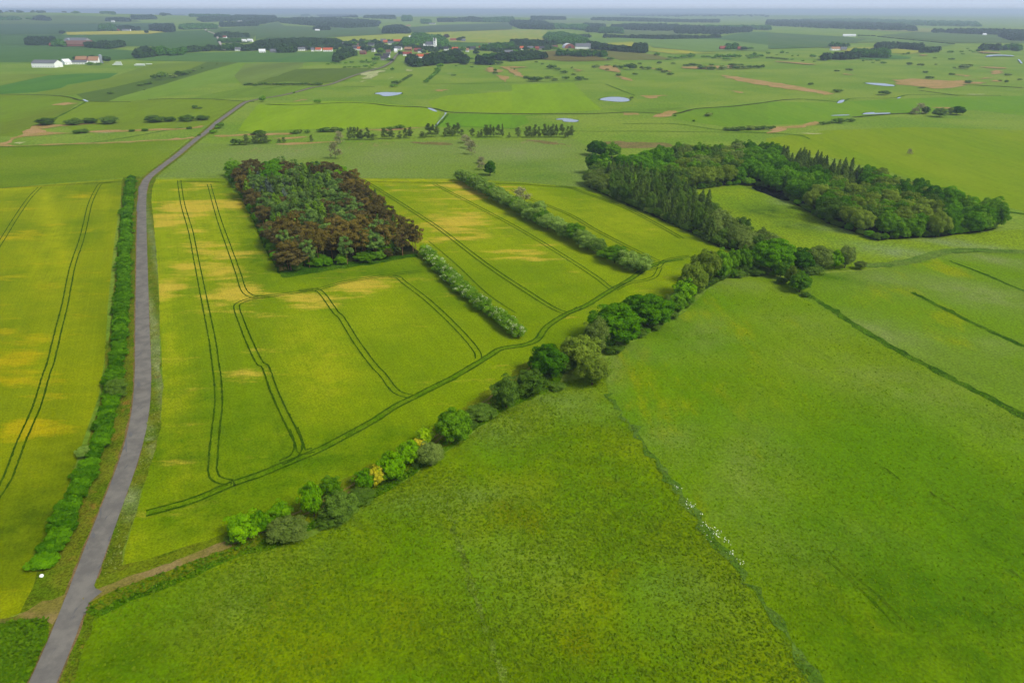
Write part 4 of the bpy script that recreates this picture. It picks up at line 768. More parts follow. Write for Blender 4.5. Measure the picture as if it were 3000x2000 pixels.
for fr, x, b_, w_, t_, kd, lb in [('w', 740, 1290, 330, 1020, 'larch', 'broad rust brown bushy pine at the near left corner of the pine wood'), ('w', 1000, 1210, 260, 1100, 'mid', 'low green bush at the foot of the tan pines'), ('w', 1540, 1175, 230, 1040, 'mid', 'green bush at the foot of the pines, left of the dark spruce'),
                                  ('w', 1780, 1095, 240, 730, 'spruce', 'large dark green spruce on the near side of the pine wood'), ('w', 1690, 1090, 150, 880, 'mid', 'green broadleaf bush before the large dark spruce'), ('w', 1290, 1190, 90, 1110, 'maple', 'small bright green bush at the foot of a slanting pine trunk'), ('w', 2060, 1060, 200, 800, 'pine', 'brown pine at the near right corner of the pine wood'),
                                  ('w', 240, 350, 130, 225, 'rust', 'rust coloured pine on the far left margin of the pine wood'), ('w', 235, 425, 80, 338, 'maple', 'bright green bush on the left margin below the rust coloured pine'), ('w', 380, 700, 120, 610, 'mid', 'green bush on the left margin of the pine wood'), ('w', 350, 560, 110, 400, 'larch', 'brown pine on the left margin of the pine wood'), ('w', 1100, 1190, 140, 1120, 'bush', 'low dark scrub at the foot of the tan pines'), ('w', 545, 260, 190, 110, 'oak', 'rounded bright green broadleaf tree in the far part of the pine wood')]:
    plant_px(kd, fr, x, b_, w_, t_, lb)
# the ring shaped wood
WA = P('F', [(1350, 430), (1480, 488), (1560, 523), (1650, 566), (1770, 602), (1800, 592), (1705, 540), (1625, 487), (1560, 445), (1450, 412), (1360, 402)])
WB = P('F', [(1352, 400), (1450, 412), (1560, 443), (1618, 432), (1695, 424), (1722, 424), (1800, 445), (1825, 468), (1900, 513), (2012, 553), (2150, 545), (2270, 532), (2292, 520), (2200, 486), (2080, 450), (1960, 412), (1850, 376), (1700, 360), (1560, 368)])
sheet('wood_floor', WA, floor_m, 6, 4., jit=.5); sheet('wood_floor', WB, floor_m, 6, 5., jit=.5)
def k2(fx, fy):
    r = rt.random()
    if fx < 1420 and fy < 380: return 'dark' if r < .5 else 'mid'
    if fx < 1545 and fy < 372: return 'oak'
    if 1790 < fx < 1985 and fy < 345+(fx-1790)*.29+14: return 'spruce_d'
    if fx < 1700:
        return 'olive' if r < .38 else ('olivedark' if r < .7 else ('mid' if r < .9 else 'grey'))
    if fx < 1900 and fy < 420: return 'oak' if r < .45 else ('mid' if r < .8 else 'dark')
    if fx > 2180: return 'oak' if r < .5 else 'mid'
    if fy > 500: return 'oak' if r < .45 else ('dark' if r < .65 else 'olivedark')
    if fx > 2050 and fy < 450: return 'dark' if r < .5 else 'olive'
    return 'olive' if r < .4 else ('olivedark' if r < .65 else ('mid' if r < .85 else 'oak'))
WL2 = dict(dark='dark green broadleaf tree in the ring shaped wood', mid='mid green broadleaf tree in the ring shaped wood', oak='deep green oak in the ring shaped wood', olive='olive green broadleaf tree in the ring shaped wood', olivedark='brownish green tree in the ring shaped wood', grey='grey green tree in the ring shaped wood',
           spruce_d='dark spruce in the row along the far edge of the ring shaped wood', spruce='dull green spruce in the left arm of the ring shaped wood', willow='grey willow bush at the near end of the ring wood')
for x, y in fill(WB, 8.3, 8):
    tx, ty = to_px(x, y, 12); kd = k2(tx*.784, ty*.784); lb = WL2[kd]
    if kd == 'spruce_d': plant('spruce', x, y, rt.uniform(6.5, 9), rt.uniform(10.5, 14.5), lb, 'trees of the ring shaped wood'); continue
    plant(kd, x, y, rt.uniform(9.5, 14), rt.uniform(9.5, 14), lb, 'trees of the ring shaped wood', name='broadleaf_tree', var=rt.randrange(9))
for x, y in fill(WA, 6.4, 9):
    tx, ty = to_px(x, y, 11); fx, fy = tx*.784, ty*.784; r = rt.random()
    if fx > 1640 or fx < 1395 or fy > 522: kd = 'grey' if r < .6 else ('olivedark' if r < .85 else 'olive'); wd, h = rt.uniform(7, 10), rt.uniform(6.5, 9.5)
    else: kd = 'spruce' if r < .72 else ('larch2' if r < .8 else 'olivedark'); wd, h = rt.uniform(6.5, 8.5), rt.uniform(9.5, 14)
    if kd == 'larch2': kd = 'spruce_g'
    lb = {'grey': 'grey willow in the left arm of the ring shaped wood', 'olivedark': 'dull green willow in the left arm of the ring shaped wood', 'olive': 'pale olive tree in the left arm of the ring shaped wood', 'spruce': WL2['spruce'], 'spruce_g': 'lighter green spruce in the left arm of the ring shaped wood'}[kd]
    plant(kd, x, y, wd, h, lb, 'trees of the left arm of the ring shaped wood', name='spruce_tree' if 'spruce' in kd else 'willow_tree', var=rt.randrange(9))
def edge_bushes(poly, step, kinds, where):
    poly = [p[:2] for p in poly]; n = 0; c = np.mean(poly, 0)
    for i in range(len(poly)):
        a, b_ = poly[i], poly[(i+1) % len(poly)]; m = max(1, int(np.hypot(*(b_-a))/step))
        for q in range(m):
            p = a+(b_-a)*(q+rt.uniform(-.3, .3))/m; p = p+(c-p)/np.hypot(*(c-p))*1.2; n += 1; wd = rt.uniform(3.5, 6.5)
            plant(rt.choice(kinds), p[0], p[1], wd, wd*rt.uniform(.6, 1.), 'low shrub in the leafy fringe of '+where, 'shrubs fringing '+where, parts=False, name='fringe_shrub')
edge_bushes(WB, 4.6, ['mid', 'olivedark', 'bush', 'oak'], 'the ring shaped wood'); edge_bushes(WA, 4.6, ['olivedark', 'bush', 'grey'], 'the left arm of the ring wood')
edge_bushes(W1[:2]+W1[5:], 5.5, ['oak', 'bush', 'mid', 'larch'], 'the pine wood')
for fr, x, b_, w_, t_, kd, lb in [('f', 1740, 145, 110, 35, 'dark', 'round willow left of the ring shaped wood, nearest the marsh'), ('f', 1790, 160, 100, 42, 'dark', 'round willow in the middle of the trio left of the ring wood'), ('f', 1860, 165, 130, 50, 'mid', 'round willow closest to the bright oaks of the ring wood'),
                                  ('g', 450, 345, 90, 285, 'mid', 'round bush on the pond shore inside the ring shaped wood'), ('m', 1005, 770, 145, 572, 'dark', 'round dark green tree standing alone in the meadow behind the willow hedge'), ('m', 905, 690, 90, 600, 'bare', 'grey leafless shrub left of the lone round dark tree'), ('m', 895, 605, 90, 530, 'bare', 'brown twiggy shrub behind the lone round dark tree'),
                                  ('m', 690, 350, 90, 260, 'bare', 'leafless blossoming tree at the top of the meadow boundary'), ('m', 735, 420, 80, 290, 'bare', 'leafless tree second from the top of the meadow boundary'), ('m', 780, 500, 90, 350, 'bare', 'olive brown twiggy tree at the lower end of the meadow boundary'),
                                  ('n', 1345, 510, 110, 350, 'bare', 'brown twiggy tree between the two grey meadows'), ('n', 1390, 330, 90, 210, 'bare', 'grey leafless tree behind the brown twiggy tree'), ('g', 1560, 130, 30, 95, 'bare', 'tiny leafless bush alone in the wide right meadow')]:
    plant_px(kd, fr, x, b_, w_, t_, lb)
# the row of slim alders
ald = [('n', 1495, 290, 30, 165), ('n', 1530, 288, 38, 155), ('n', 1570, 288, 36, 155), ('n', 1608, 286, 30, 160), ('n', 1650, 285, 60, 185), ('n', 1715, 286, 45, 165), ('n', 1780, 285, 60, 225), ('n', 1905, 278, 60, 165), ('n', 1985, 276, 60, 170), ('n', 2150, 270, 36, 165), ('n', 2200, 268, 50, 155), ('n', 2085, 270, 40, 200),
       ('m', 245, 282, 65, 125), ('m', 300, 278, 40, 135), ('m', 345, 275, 45, 130), ('m', 440, 272, 34, 190), ('m', 483, 270, 60, 120), ('m', 560, 266, 36, 135), ('m', 605, 264, 50, 118), ('m', 655, 264, 36, 190), ('m', 535, 268, 30, 180), ('m', 785, 280, 50, 180), ('m', 860, 280, 36, 215), ('m', 900, 280, 26, 190),
       ('m', 965, 282, 70, 140), ('m', 1012, 282, 40, 140), ('m', 1052, 282, 26, 160), ('m', 1115, 282, 50, 138), ('m', 1160, 282, 30, 135), ('m', 1355, 284, 50, 170), ('m', 1460, 284, 50, 165), ('m', 1500, 284, 40, 155), ('m', 1535, 284, 36, 200), ('m', 1577, 284, 50, 140), ('m', 1620, 284, 30, 165), ('m', 1685, 284, 60, 135),
       ('m', 1733, 284, 34, 150), ('m', 1768, 284, 30, 160), ('m', 1800, 284, 50, 135), ('m', 1838, 284, 34, 140), ('m', 1907, 284, 50, 132), ('m', 1948, 284, 26, 220), ('m', 1978, 284, 36, 160), ('m', 2022, 284, 50, 150), ('m', 1245, 282, 30, 230), ('m', 165, 284, 60, 215),
       ('n', 320, 345, 75, 240), ('n', 405, 330, 40, 255), ('n', 450, 332, 40, 240), ('n', 495, 330, 90, 225), ('n', 555, 328, 60, 250), ('n', 1072, 305, 30, 240), ('n', 755, 315, 34, 265), ('n', 700, 315, 30, 280)]
for k_, (fr, x, b_, w_, t_) in enumerate(ald):
    o = plant_px('alder', fr, x, b_, w_*1.6, t_-16, ('slim bare-stemmed alder, '+nth(k_-0+1)+' from the left in the long row behind the grey meadow') if k_ < 46 else (nth(k_-45)+' slim scrubby tree of the short row near the road behind the pine wood'), 'alders in the row behind the grey meadow' if k_ < 46 else 'scrubby trees near the road')

# ================================================================== MEADOW BUSHES (each cluster lists picture positions)
BUSH = [
 ('bush', 'thorn bushes in the reedy strip left of the road', 'in the reedy strip left of the road', [('a', 430, 1158, 155, 1126), ('a', 680, 1155, 130, 1118), ('a', 835, 1142, 115, 1112), ('a', 1010, 1147, 150, 1102), ('a', 1425, 1134, 145, 1084), ('a', 1560, 1124, 100, 1090), ('a', 1725, 1122, 130, 1080), ('a', 1865, 1112, 105, 1075), ('a', 720, 1234, 80, 1196), ('a', 780, 1229, 65, 1184), ('a', 1215, 1214, 50, 1192), ('a', 1335, 1210, 55, 1180), ('a', 1740, 1190, 46, 1164)]),
 ('farmid', 'bushes beside the bend of the road', 'beside the bend of the road', [('a', 2030, 1168, 60, 1126), ('a', 2000, 1188, 50, 1150), ('a', 1960, 1232, 60, 1190), ('e', 1372, -2, 20, -16), ('b', 65, 945, 55, 875), ('b', 568, 950, 60, 912), ('b', 350, 860, 20, 842)]),
 ('farbush', 'bushes on the stream bank right of the road', 'along the reed line right of the road', [('n', 400, 225, 60, 190), ('n', 470, 225, 120, 160), ('n', 530, 222, 60, 180), ('n', 870, 212, 80, 158), ('n', 930, 208, 80, 155), ('n', 1020, 205, 60, 158), ('n', 1180, 194, 90, 140), ('n', 1255, 190, 110, 118), ('n', 1330, 190, 100, 122), ('n', 1395, 188, 90, 135), ('n', 1970, 160, 80, 132), ('n', 2075, 155, 110, 122), ('n', 20, 150, 80, 80), ('n', 215, 350, 110, 245)]),
 ('farbush', 'bushes in the hay meadows left of the road', 'in the hay meadows left of the road', [('a', 1020, 866, 52, 838), ('a', 1300, 792, 60, 765), ('a', 1360, 780, 65, 752), ('a', 1330, 832, 20, 815), ('a', 1800, 1004, 50, 960), ('a', 1835, 1002, 40, 980), ('a', 1500, 742, 85, 650), ('a', 1415, 735, 50, 685), ('a', 1590, 720, 80, 684), ('a', 1660, 705, 75, 642), ('a', 1700, 695, 70, 655), ('a', 1740, 675, 50, 655), ('a', 1792, 662, 42, 640), ('a', 1858, 636, 18, 614), ('a', 1998, 590, 26, 576), ('a', 2345, 795, 46, 768)]),
 ('farbush', 'bushes of the low hedge left of the road', 'in the low hedge left of the distant road', [('b', x, 788, 58, 755+(x*7 % 13)) for x in range(-90, 620, 42)]),
 ('farmid', 'bushes by the brook below the village', 'by the brook below the village', [('v', 90, 795, 90, 745), ('v', 185, 760, 80, 715), ('v', 265, 770, 70, 730), ('v', 475, 868, 85, 825), ('v', 580, 862, 80, 820), ('v', 700, 865, 90, 815), ('v', 800, 862, 90, 815), ('v', 950, 850, 110, 785), ('v', 1100, 820, 90, 770), ('v', 1045, 868, 70, 820), ('v', 880, 750, 120, 700), ('v', 1030, 755, 110, 725), ('v', 1160, 785, 110, 740), ('v', 625, 752, 95, 700), ('v', 975, 730, 40, 645), ('v', 1570, 940, 80, 838), ('v', 1590, 1310, 170, 1250), ('v', 490, 765, 80, 735), ('v', 350, 765, 70, 735)]),
 ('farbush', 'bushes of the short diagonal hedge below the village', 'in the short diagonal hedge right of the road', [('b', 1280, 780, 75, 742)]+[('b', 1320+i*17, 772-i*11, 34, 745-i*11) for i in range(7)]),
 ('farmid', 'bushes of the diagonal hedge below the church', 'in the diagonal hedge below the church', [('b', 1560+i*15, 768-i*13, 42, 735-i*13) for i in range(9)]+[('b', 1668, 660, 46, 612), ('b', 1695, 630, 60, 580)]),
 ('farbush', 'bushes in the marsh below the village', 'in the marsh right below the village', [('u', 685, 908, 60, 872), ('u', 1040, 940, 75, 895), ('u', 620, 1122, 100, 1080), ('u', 1575, 1090, 130, 1015), ('u', 1572, 1020, 80, 945), ('u', 1465, 938, 60, 905), ('u', 1015, 840, 36, 798), ('u', 2290, 1195, 140, 1110), ('u', 1640, 868, 200, 800), ('u', 2015, 1000, 40, 945)]),
 ('farbush', 'bushes in the wet meadow behind the ponds', 'in the wet meadow between the village and the ponds', [('c', 278, 604, 26, 578), ('c', 365, 640, 90, 592), ('c', 418, 656, 56, 622), ('c', 475, 682, 66, 648), ('c', 550, 640, 20, 612), ('c', 563, 698, 40, 674), ('c', 340, 728, 70, 705), ('c', 393, 746, 60, 720), ('c', 215, 753, 120, 722), ('c', 490, 734, 66, 698), ('c', 620, 738, 80, 700), ('c', 130, 722, 50, 698), ('c', 680, 738, 40, 722), ('c', 945, 632, 32, 594), ('c', 1080, 648, 100, 578), ('c', 1000, 632, 70, 612), ('c', 1135, 632, 50, 606), ('c', 1190, 648, 46, 608), ('c', 1240, 648, 70, 625), ('c', 768, 628, 66, 606), ('c', 873, 652, 36, 632), ('c', 985, 700, 54, 675), ('c', 1129, 694, 44, 669), ('c', 1172, 600, 32, 574), ('c', 1354, 597, 42, 563), ('c', 1480, 594, 40, 578), ('c', 1350, 655, 60, 638), ('c', 1400, 674, 60, 655), ('c', 1455, 693, 60, 672), ('c', 905, 558, 66, 525), ('c', 225, 582, 36, 566), ('c', 1098, 912, 34, 888), ('c', 870, 612, 40, 598)]),
 ('farbush', 'bushes in the open marsh right of the ponds', 'in the open marsh right of the ponds', [('c', 1800, 1074, 80, 1046), ('c', 1495, 1072, 32, 1055), ('c', 1668, 1126, 24, 1100), ('c', 1985, 1205, 80, 1172), ('c', 2050, 1205, 80, 1172), ('c', 2110, 1202, 80, 1162), ('c', 2180, 1200, 90, 1155), ('c', 2250, 1198, 80, 1160), ('c', 2320, 1195, 70, 1150), ('d', 15, 1195, 50, 1155), ('d', 50, 1184, 40, 1155), ('d', 497, 1152, 60, 1115), ('d', 545, 1146, 44, 1112), ('d', 575, 1142, 36, 1112), ('d', 640, 1140, 110, 1085), ('d', 752, 1124, 74, 1090), ('d', 640, 854, 80, 825), ('d', 1062, 880, 100, 852), ('d', 385, 782, 50, 768), ('d', 1828, 768, 66, 748), ('d', 1485, 728, 66, 708), ('d', 1440, 674, 50, 662), ('d', 1686, 694, 50, 680), ('d', 2210, 702, 60, 682), ('d', 2187, 768, 30, 734), ('d', 2312, 742, 36, 720), ('d', 632, 662, 42, 644), ('d', 740, 658, 60, 634), ('d', 1812, 642, 110, 618), ('d', 1710, 634, 26, 614), ('d', 1400, 614, 60, 594), ('d', 1304, 608, 56, 568), ('d', 1683, 556, 46, 540), ('d', 1530, 544, 32, 530), ('d', 1542, 602, 26, 588), ('d', 2130, 748, 30, 734)]),
 ('farbush', 'bushes at the far edge of the marsh', 'along the far edge of the marsh', [('c', 1600, 612, 50, 600), ('c', 1660, 614, 70, 596), ('c', 1720, 612, 40, 600), ('c', 1745, 640, 80, 620), ('c', 1830, 645, 80, 626), ('c', 1930, 645, 90, 626), ('c', 2040, 643, 80, 620), ('c', 2110, 641, 80, 612), ('c', 2180, 638, 70, 614), ('c', 2250, 636, 70, 604), ('c', 2300, 634, 40, 592), ('c', 2030, 612, 70, 588), ('c', 2100, 610, 50, 592), ('c', 1830, 610, 50, 598)]),
 ('farmid', 'trees at the far edge of the marsh', 'scattered where the marsh meets the fields', [('c', 1330, 520, 50, 480), ('c', 1450, 540, 48, 514), ('c', 1432, 556, 30, 540), ('c', 1510, 546, 60, 530), ('c', 1572, 543, 62, 503), ('c', 1640, 540, 76, 488), ('c', 1760, 532, 50, 508), ('c', 1800, 534, 44, 514), ('c', 1876, 540, 36, 492), ('c', 1920, 545, 60, 498), ('c', 1990, 545, 70, 492), ('c', 2035, 545, 60, 490), ('c', 2085, 538, 46, 498), ('c', 1973, 564, 76, 524), ('c', 1850, 545, 50, 522), ('c', 2160, 522, 36, 502), ('c', 2200, 524, 46, 498), ('c', 2228, 520, 34, 478), ('c', 2265, 536, 80, 510), ('c', 2190, 545, 60, 528), ('c', 2345, 502, 30, 478), ('d', 5, 503, 26, 478), ('d', 127, 498, 36, 468), ('d', 175, 494, 26, 482), ('d', 78, 512, 20, 500), ('d', 222, 524, 18, 505), ('d', 273, 520, 22, 505), ('d', 222, 556, 30, 544), ('d', 320, 568, 32, 556), ('d', 425, 575, 26, 566), ('d', 410, 540, 52, 496), ('d', 475, 540, 26, 512), ('d', 907, 560, 34, 538), ('d', 942, 562, 38, 542), ('d', 1005, 568, 40, 550), ('d', 963, 586, 28, 568), ('d', 870, 574, 20, 546), ('d', 1055, 591, 50, 578), ('d', 1287, 506, 28, 476), ('d', 1250, 510, 40, 496), ('d', 1675, 492, 56, 466), ('d', 1774, 485, 32, 466), ('d', 1855, 475, 32, 460), ('d', 1886, 490, 34, 474), ('d', 1930, 488, 38, 444), ('d', 1832, 454, 26, 440), ('d', 1786, 505, 28, 492), ('d', 1960, 494, 24, 484), ('c', 1270, 870, 0, 0)][:-1]),
 ('farbush', 'low bushes along the line in the left marsh', 'in the dark line at the edge of the left marsh', [('c', 30+i*26, 545-(i % 2)*3+i*1.5-6, 0, 0) for i in range(0)]+[('d', i*24, 543+i*1.6, 36, 520+i*2.2) for i in range(8)])]
for kd, grp, where, lst in BUSH:
    lst = sorted(lst, key=lambda q: FR[q[0]][0]+q[1]/FR[q[0]][2])
    noun = 'tree' if grp.startswith('trees') else 'bush'
    for k_, (fr, x, b_, w_, t_) in enumerate(lst):
        gk = 'fargrey' if kd == 'farbush' and k_ % 4 == 2 else kd
        plant_px(gk, fr, x, b_, w_*1.1, t_, nth(k_+1)+' '+noun+' from the left '+where, grp, parts=False, name=noun)
for kd, fr, x, b_, w_, t_, lb in [('bare', 'd', 1385, 1055, 80, 972, 'grey brown half bare tree in the marsh, right pair'), ('olivedark', 'd', 1445, 1056, 70, 980, 'brown green rounded tree right of the half bare marsh tree'), ('bare', 'd', 1340, 1058, 60, 1010, 'low twiggy bush left of the marsh trees'), ('olivedark', 'd', 1572, 1086, 120, 995, 'dark olive round bush in front of the marsh trees'), ('dark', 'd', 1730, 1066, 130, 980, 'dark green round tree furthest right of the marsh group'), ('grey', 'd', 1672, 1062, 60, 985, 'grey bush tucked left of the dark round marsh tree')]:
    plant_px(kd, fr, x, b_, w_, t_, lb)

# ================================================================== FAR FIELDS
def ff(name, fr, pts, c1, c2=None, L=2, k=None, st=(3, .5)):
    c2 = c2 or tuple(int(v*.9) for v in c1)
    b = NB(name); b.b.inputs['Roughness'].default_value = .95
    c = b.mix(b.rng(b.noise(.006, 4, .6, stretch=st), .35, .65), alb(c1, k), alb(c2, k))
    c = b.scale_col(c, b.math('MULTIPLY_ADD', b.noise(.05, 5, .75, stretch=st), .5, .75)); c = b.scale_col(c, b.math('MULTIPLY_ADD', b.noise(.3, 3, .7), .5, .75)); m = b.done(c)
    pw = P(fr, pts) if isinstance(fr, str) else sum([P(f_, p_) for f_, p_ in pts], [])
    d = np.mean([p[1] for p in pw]); sheet(name, pw, m, L, 35. if d < 2600 else 110.)
F_ = [
 ('grassland', 'a', [(0, 870), (160, 872), (380, 880), (560, 885), (700, 908), (760, 922), (640, 1010), (420, 1130), (160, 1254), (-300, 1254), (-300, 880)], (126, 156, 28), (120, 140, 32)),
 ('grassland', 'a', [(800, 935), (1060, 935), (1360, 918), (1700, 905), (2200, 932), (2230, 945), (1900, 1160), (1640, 1180), (1200, 1190), (700, 1210), (480, 1110), (640, 1010)], (124, 148, 32), (132, 160, 30)),
 ('crop_field', 'a', [(-300, 800), (0, 790), (360, 700), (700, 680), (1090, 672), (1000, 720), (620, 780), (560, 812), (330, 850), (0, 866), (-300, 870)], (84, 134, 46), (94, 142, 44)),
 ('hay_field', 'a', [(-300, 690), (0, 684), (510, 682), (330, 718), (0, 790), (-300, 840)], (136, 160, 48)),
 ('hay_field', 'a', [(320, 860), (560, 812), (700, 775), (1000, 720), (1400, 590), (1900, 575), (1740, 640), (1060, 800), (700, 868), (580, 884)], (128, 152, 40), (120, 146, 42)),
 ('grassland', 'a', [(700, 868), (1060, 800), (1740, 640), (1900, 578), (2190, 580), (1900, 660), (1500, 780), (1100, 890), (1000, 932), (830, 930), (760, 905)], (102, 128, 46), (92, 120, 42)),
 ('hay_field', 'a', [(1000, 932), (1100, 890), (1500, 780), (1900, 660), (2190, 580), (2352, 578), (2352, 640), (2050, 740), (1640, 850), (1360, 912)], (126, 160, 46), (132, 164, 56)),
 ('hay_field', 'b', [(-100, 590), (440, 580), (430, 622), (180, 700), (0, 760), (-120, 790), (-200, 700)], (128, 152, 64)),
 ('grassland', 'b', [(330, 640), (700, 632), (1120, 628), (950, 680), (760, 745), (640, 770), (300, 752), (0, 764), (60, 730), (200, 700)], (106, 130, 40), (98, 122, 38)),
 ('hay_field', 'b', [(0, 796), (560, 786), (620, 790), (440, 828), (100, 895), (-100, 900), (-400, 915), (-640, 905), (-300, 840)], (126, 158, 44)),
 ('green_crop', 'b', [(-260, 500), (0, 492), (520, 480), (760, 480), (740, 574), (440, 578), (0, 576), (-420, 572), (-1060, 560), (-700, 530)], (88, 132, 62), (98, 140, 64)),
 ('bright_meadow', 'b', [(700, 930), (1000, 938), (1560, 990), (1700, 1030), (1640, 1160), (900, 1182), (330, 1190), (0, 1215), (-160, 1200), (-120, 1130), (20, 960)], (138, 172, 16), (148, 180, 24)),
 ('bright_meadow', 'b', [(1580, 935), (1760, 880), (2352, 840), (2352, 1040), (1760, 1022), (1680, 1005), (1620, 980)], (146, 178, 22), (138, 170, 26)),
 ('bright_meadow', 'c', [(0, 780), (560, 760), (700, 900), (830, 1012), (400, 1038), (0, 1045)], (142, 178, 22), (134, 168, 26)),
 ('bright_meadow', 'b', [(1755, 1045), (2352, 1050), (2352, 1180), (1660, 1165)], (118, 166, 26), (110, 156, 28)),
 ('bright_meadow', 'c', [(0, 1060), (300, 1055), (120, 1070), (160, 1130), (-20, 1190)], (114, 160, 28)),
 ('grassland', 'c', [(900, 1010), (1600, 990), (1480, 1010), (1150, 1045)], (120, 154, 44)),
 ('grassland', 'c', [(1500, 1020), (2352, 935), (2352, 1150), (1950, 1165), (1480, 1090)], (114, 154, 32), (124, 160, 32)),
 ('grassland', 'd', [(0, 935), (600, 945), (1100, 912), (2352, 880), (2900, 900), (2900, 1130), (1900, 1010), (800, 1070), (300, 1140), (0, 1150)], (114, 158, 32), (126, 164, 32)),
 ('wide_meadow', 'F', [(1760, 345), (1900, 360), (2060, 400), (2200, 450), (2352, 485), (2700, 540), (2900, 400), (2700, 330), (2352, 300), (2100, 292), (1900, 300), (1760, 318)], (128, 158, 14), (142, 164, 20)),
 # hillside behind the left farm
 ('crop_field', 'a', [(-400, 415), (0, 414), (260, 424), (880, 450), (1160, 466), (1262, 474), (1262, 540), (1010, 560), (560, 577), (0, 577), (-400, 577)], (82, 122, 54), (92, 130, 58)),
 ('crop_field', 'a', [(-400, 320), (0, 322), (560, 325), (1360, 318), (1560, 300), (1620, 292), (1880, 282), (1980, 330), (2040, 440), (1720, 470), (1640, 458), (1420, 430), (1140, 430), (1000, 450), (260, 420), (0, 412), (-400, 412)], (86, 122, 56), (80, 116, 56)),
 ('rape_field', 'a', [(605, 300), (930, 291), (1340, 286), (1530, 295), (1360, 317), (1000, 322), (620, 325)], (204, 198, 60)),
 ('crop_field', 'a', [(-400, 226), (1000, 224), (1600, 212), (1610, 280), (1340, 286), (600, 300), (560, 322), (-400, 318)], (74, 106, 64), (80, 112, 66)),
 ('hay_field', 'a', [(-400, 140), (300, 140), (1200, 160), (1300, 205), (1000, 222), (-400, 224)], (110, 136, 58)),
 ('crop_field', 'a', [(1240, 545), (1440, 520), (1800, 490), (2352, 478), (3000, 492), (2352, 570), (1900, 570), (1260, 556)], (94, 134, 62), (104, 140, 64)),
 ('hay_field', 'a', [(1900, 280), (2000, 262), (2352, 245), (2352, 330), (2280, 400), (2040, 400), (1985, 330)], (102, 130, 60)),
 ('crop_field', 'b', [(0, 380), (110, 345), (700, 345), (600, 352), (60, 400), (0, 420)], (88, 120, 60)),
 ('rape_field', 'b', [(720, 348), (1200, 320), (1460, 308), (1800, 295), (1780, 392), (1330, 375), (900, 398), (780, 380)], (174, 184, 56), (164, 178, 60)),
 ('hay_field', 'b', [(1800, 296), (2352, 276), (2352, 402), (1980, 395), (1780, 392)], (154, 172, 60), (172, 178, 66)),
 ('hay_field', 'c', [(0, 274), (330, 282), (300, 345), (300, 385), (0, 402)], (150, 172, 64), (178, 178, 72)),
 ('crop_field', 'b', [(1745, 397), (1980, 395), (2230, 425), (1770, 440)], (88, 132, 54)),
 ('crop_field', 'b', [(1390, 255), (1700, 232), (2352, 212), (2352, 274), (1800, 293), (1470, 305), (1400, 290)], (86, 108, 72), (92, 116, 74)),
 ('crop_field', 'b', [(0, 245), (200, 206), (260, 240), (650, 258), (1105, 245), (1190, 300), (1180, 318), (700, 345), (100, 345), (0, 370)], (98, 120, 70), (92, 126, 64)),
 ('ploughed_field', 'c', [(285, 480), (430, 472), (640, 500), (840, 540), (930, 562), (700, 568), (520, 570), (290, 552)], (126, 116, 56), (118, 112, 52)),
 ('ploughed_field', 'c', [(560, 458), (760, 462), (1220, 500), (1300, 505), (1480, 552), (1000, 556), (850, 520)], (130, 130, 64), (122, 126, 58)),
 ('hay_field', 'c', [(640, 362), (1100, 350), (1900, 368), (2352, 420), (2352, 475), (2130, 470), (1740, 482), (1300, 440), (1220, 412), (1100, 400), (900, 405), (820, 400)], (126, 158, 74), (118, 150, 70)),
 ('rape_field', 'c', [(860, 402), (1100, 388), (1220, 412), (1300, 445), (1740, 484), (1900, 494), (1680, 500), (1480, 500), (1230, 470), (1100, 432), (880, 415)], (190, 186, 58), (154, 174, 56)),
 ('hay_field', 'c', [(1010, 260), (1200, 268), (1520, 292), (1520, 318), (1640, 328), (1200, 330), (1010, 316)], (118, 138, 78)),
 ('crop_field', 'c', [(1700, 362), (1900, 340), (2190, 298), (2352, 300), (2352, 420), (1960, 372)], (88, 124, 64), (96, 130, 64)),
 ('crop_field', 'd', [(0, 302), (700, 340), (900, 370), (820, 400), (560, 400), (740, 440), (570, 446), (460, 440), (0, 455)], (88, 122, 64), (102, 128, 68)),
 ('rape_field', 'd', [(790, 440), (1010, 436), (1400, 472), (1405, 490), (1300, 502), (1095, 490), (800, 478), (660, 470)], (160, 172, 52), (178, 180, 54)),
 ('crop_field', 'd', [(820, 508), (1100, 506), (1320, 530), (1300, 545), (1000, 552), (830, 548)], (96, 142, 60)),
 ('hay_field', 'd', [(870, 276), (1340, 262), (1560, 268), (1500, 300), (1350, 296), (1100, 292)], (164, 172, 94)),
 ('hay_field', 'd', [(820, 340), (1000, 345), (1720, 412), (1560, 440), (1040, 392), (780, 396), (900, 372)], (124, 154, 70)),
 ('hay_field', 'd', [(1350, 300), (1900, 320), (2352, 345), (2352, 400), (1740, 400), (1040, 328)], (110, 136, 72)),
 ('hay_field', 'd', [(170, 232), (355, 240), (350, 250), (240, 248)], (190, 192, 122)),
 ('hay_field', 'd', [(480, 202), (1010, 205), (1030, 215), (700, 214)], (174, 178, 114)),
 ('hay_field', 'c', [(290, 190), (740, 188), (920, 210), (850, 232), (700, 215), (340, 212)], (134, 154, 90)),
]
for q in F_: ff(*q)
farroad = flat_mat('pale_lane', (160, 150, 142), .9, .1, .2)
ribbon('lane', catmull(P('a', [(2065, 474), (2040, 440), (2010, 380), (1985, 330), (1930, 305), (1890, 288), (1900, 276)]), 4), 7, farroad, 8, step=20.)
ribbon('lane', catmull(P('a', [(1990, 262), (2035, 244)]), 3), 7, farroad, 8)
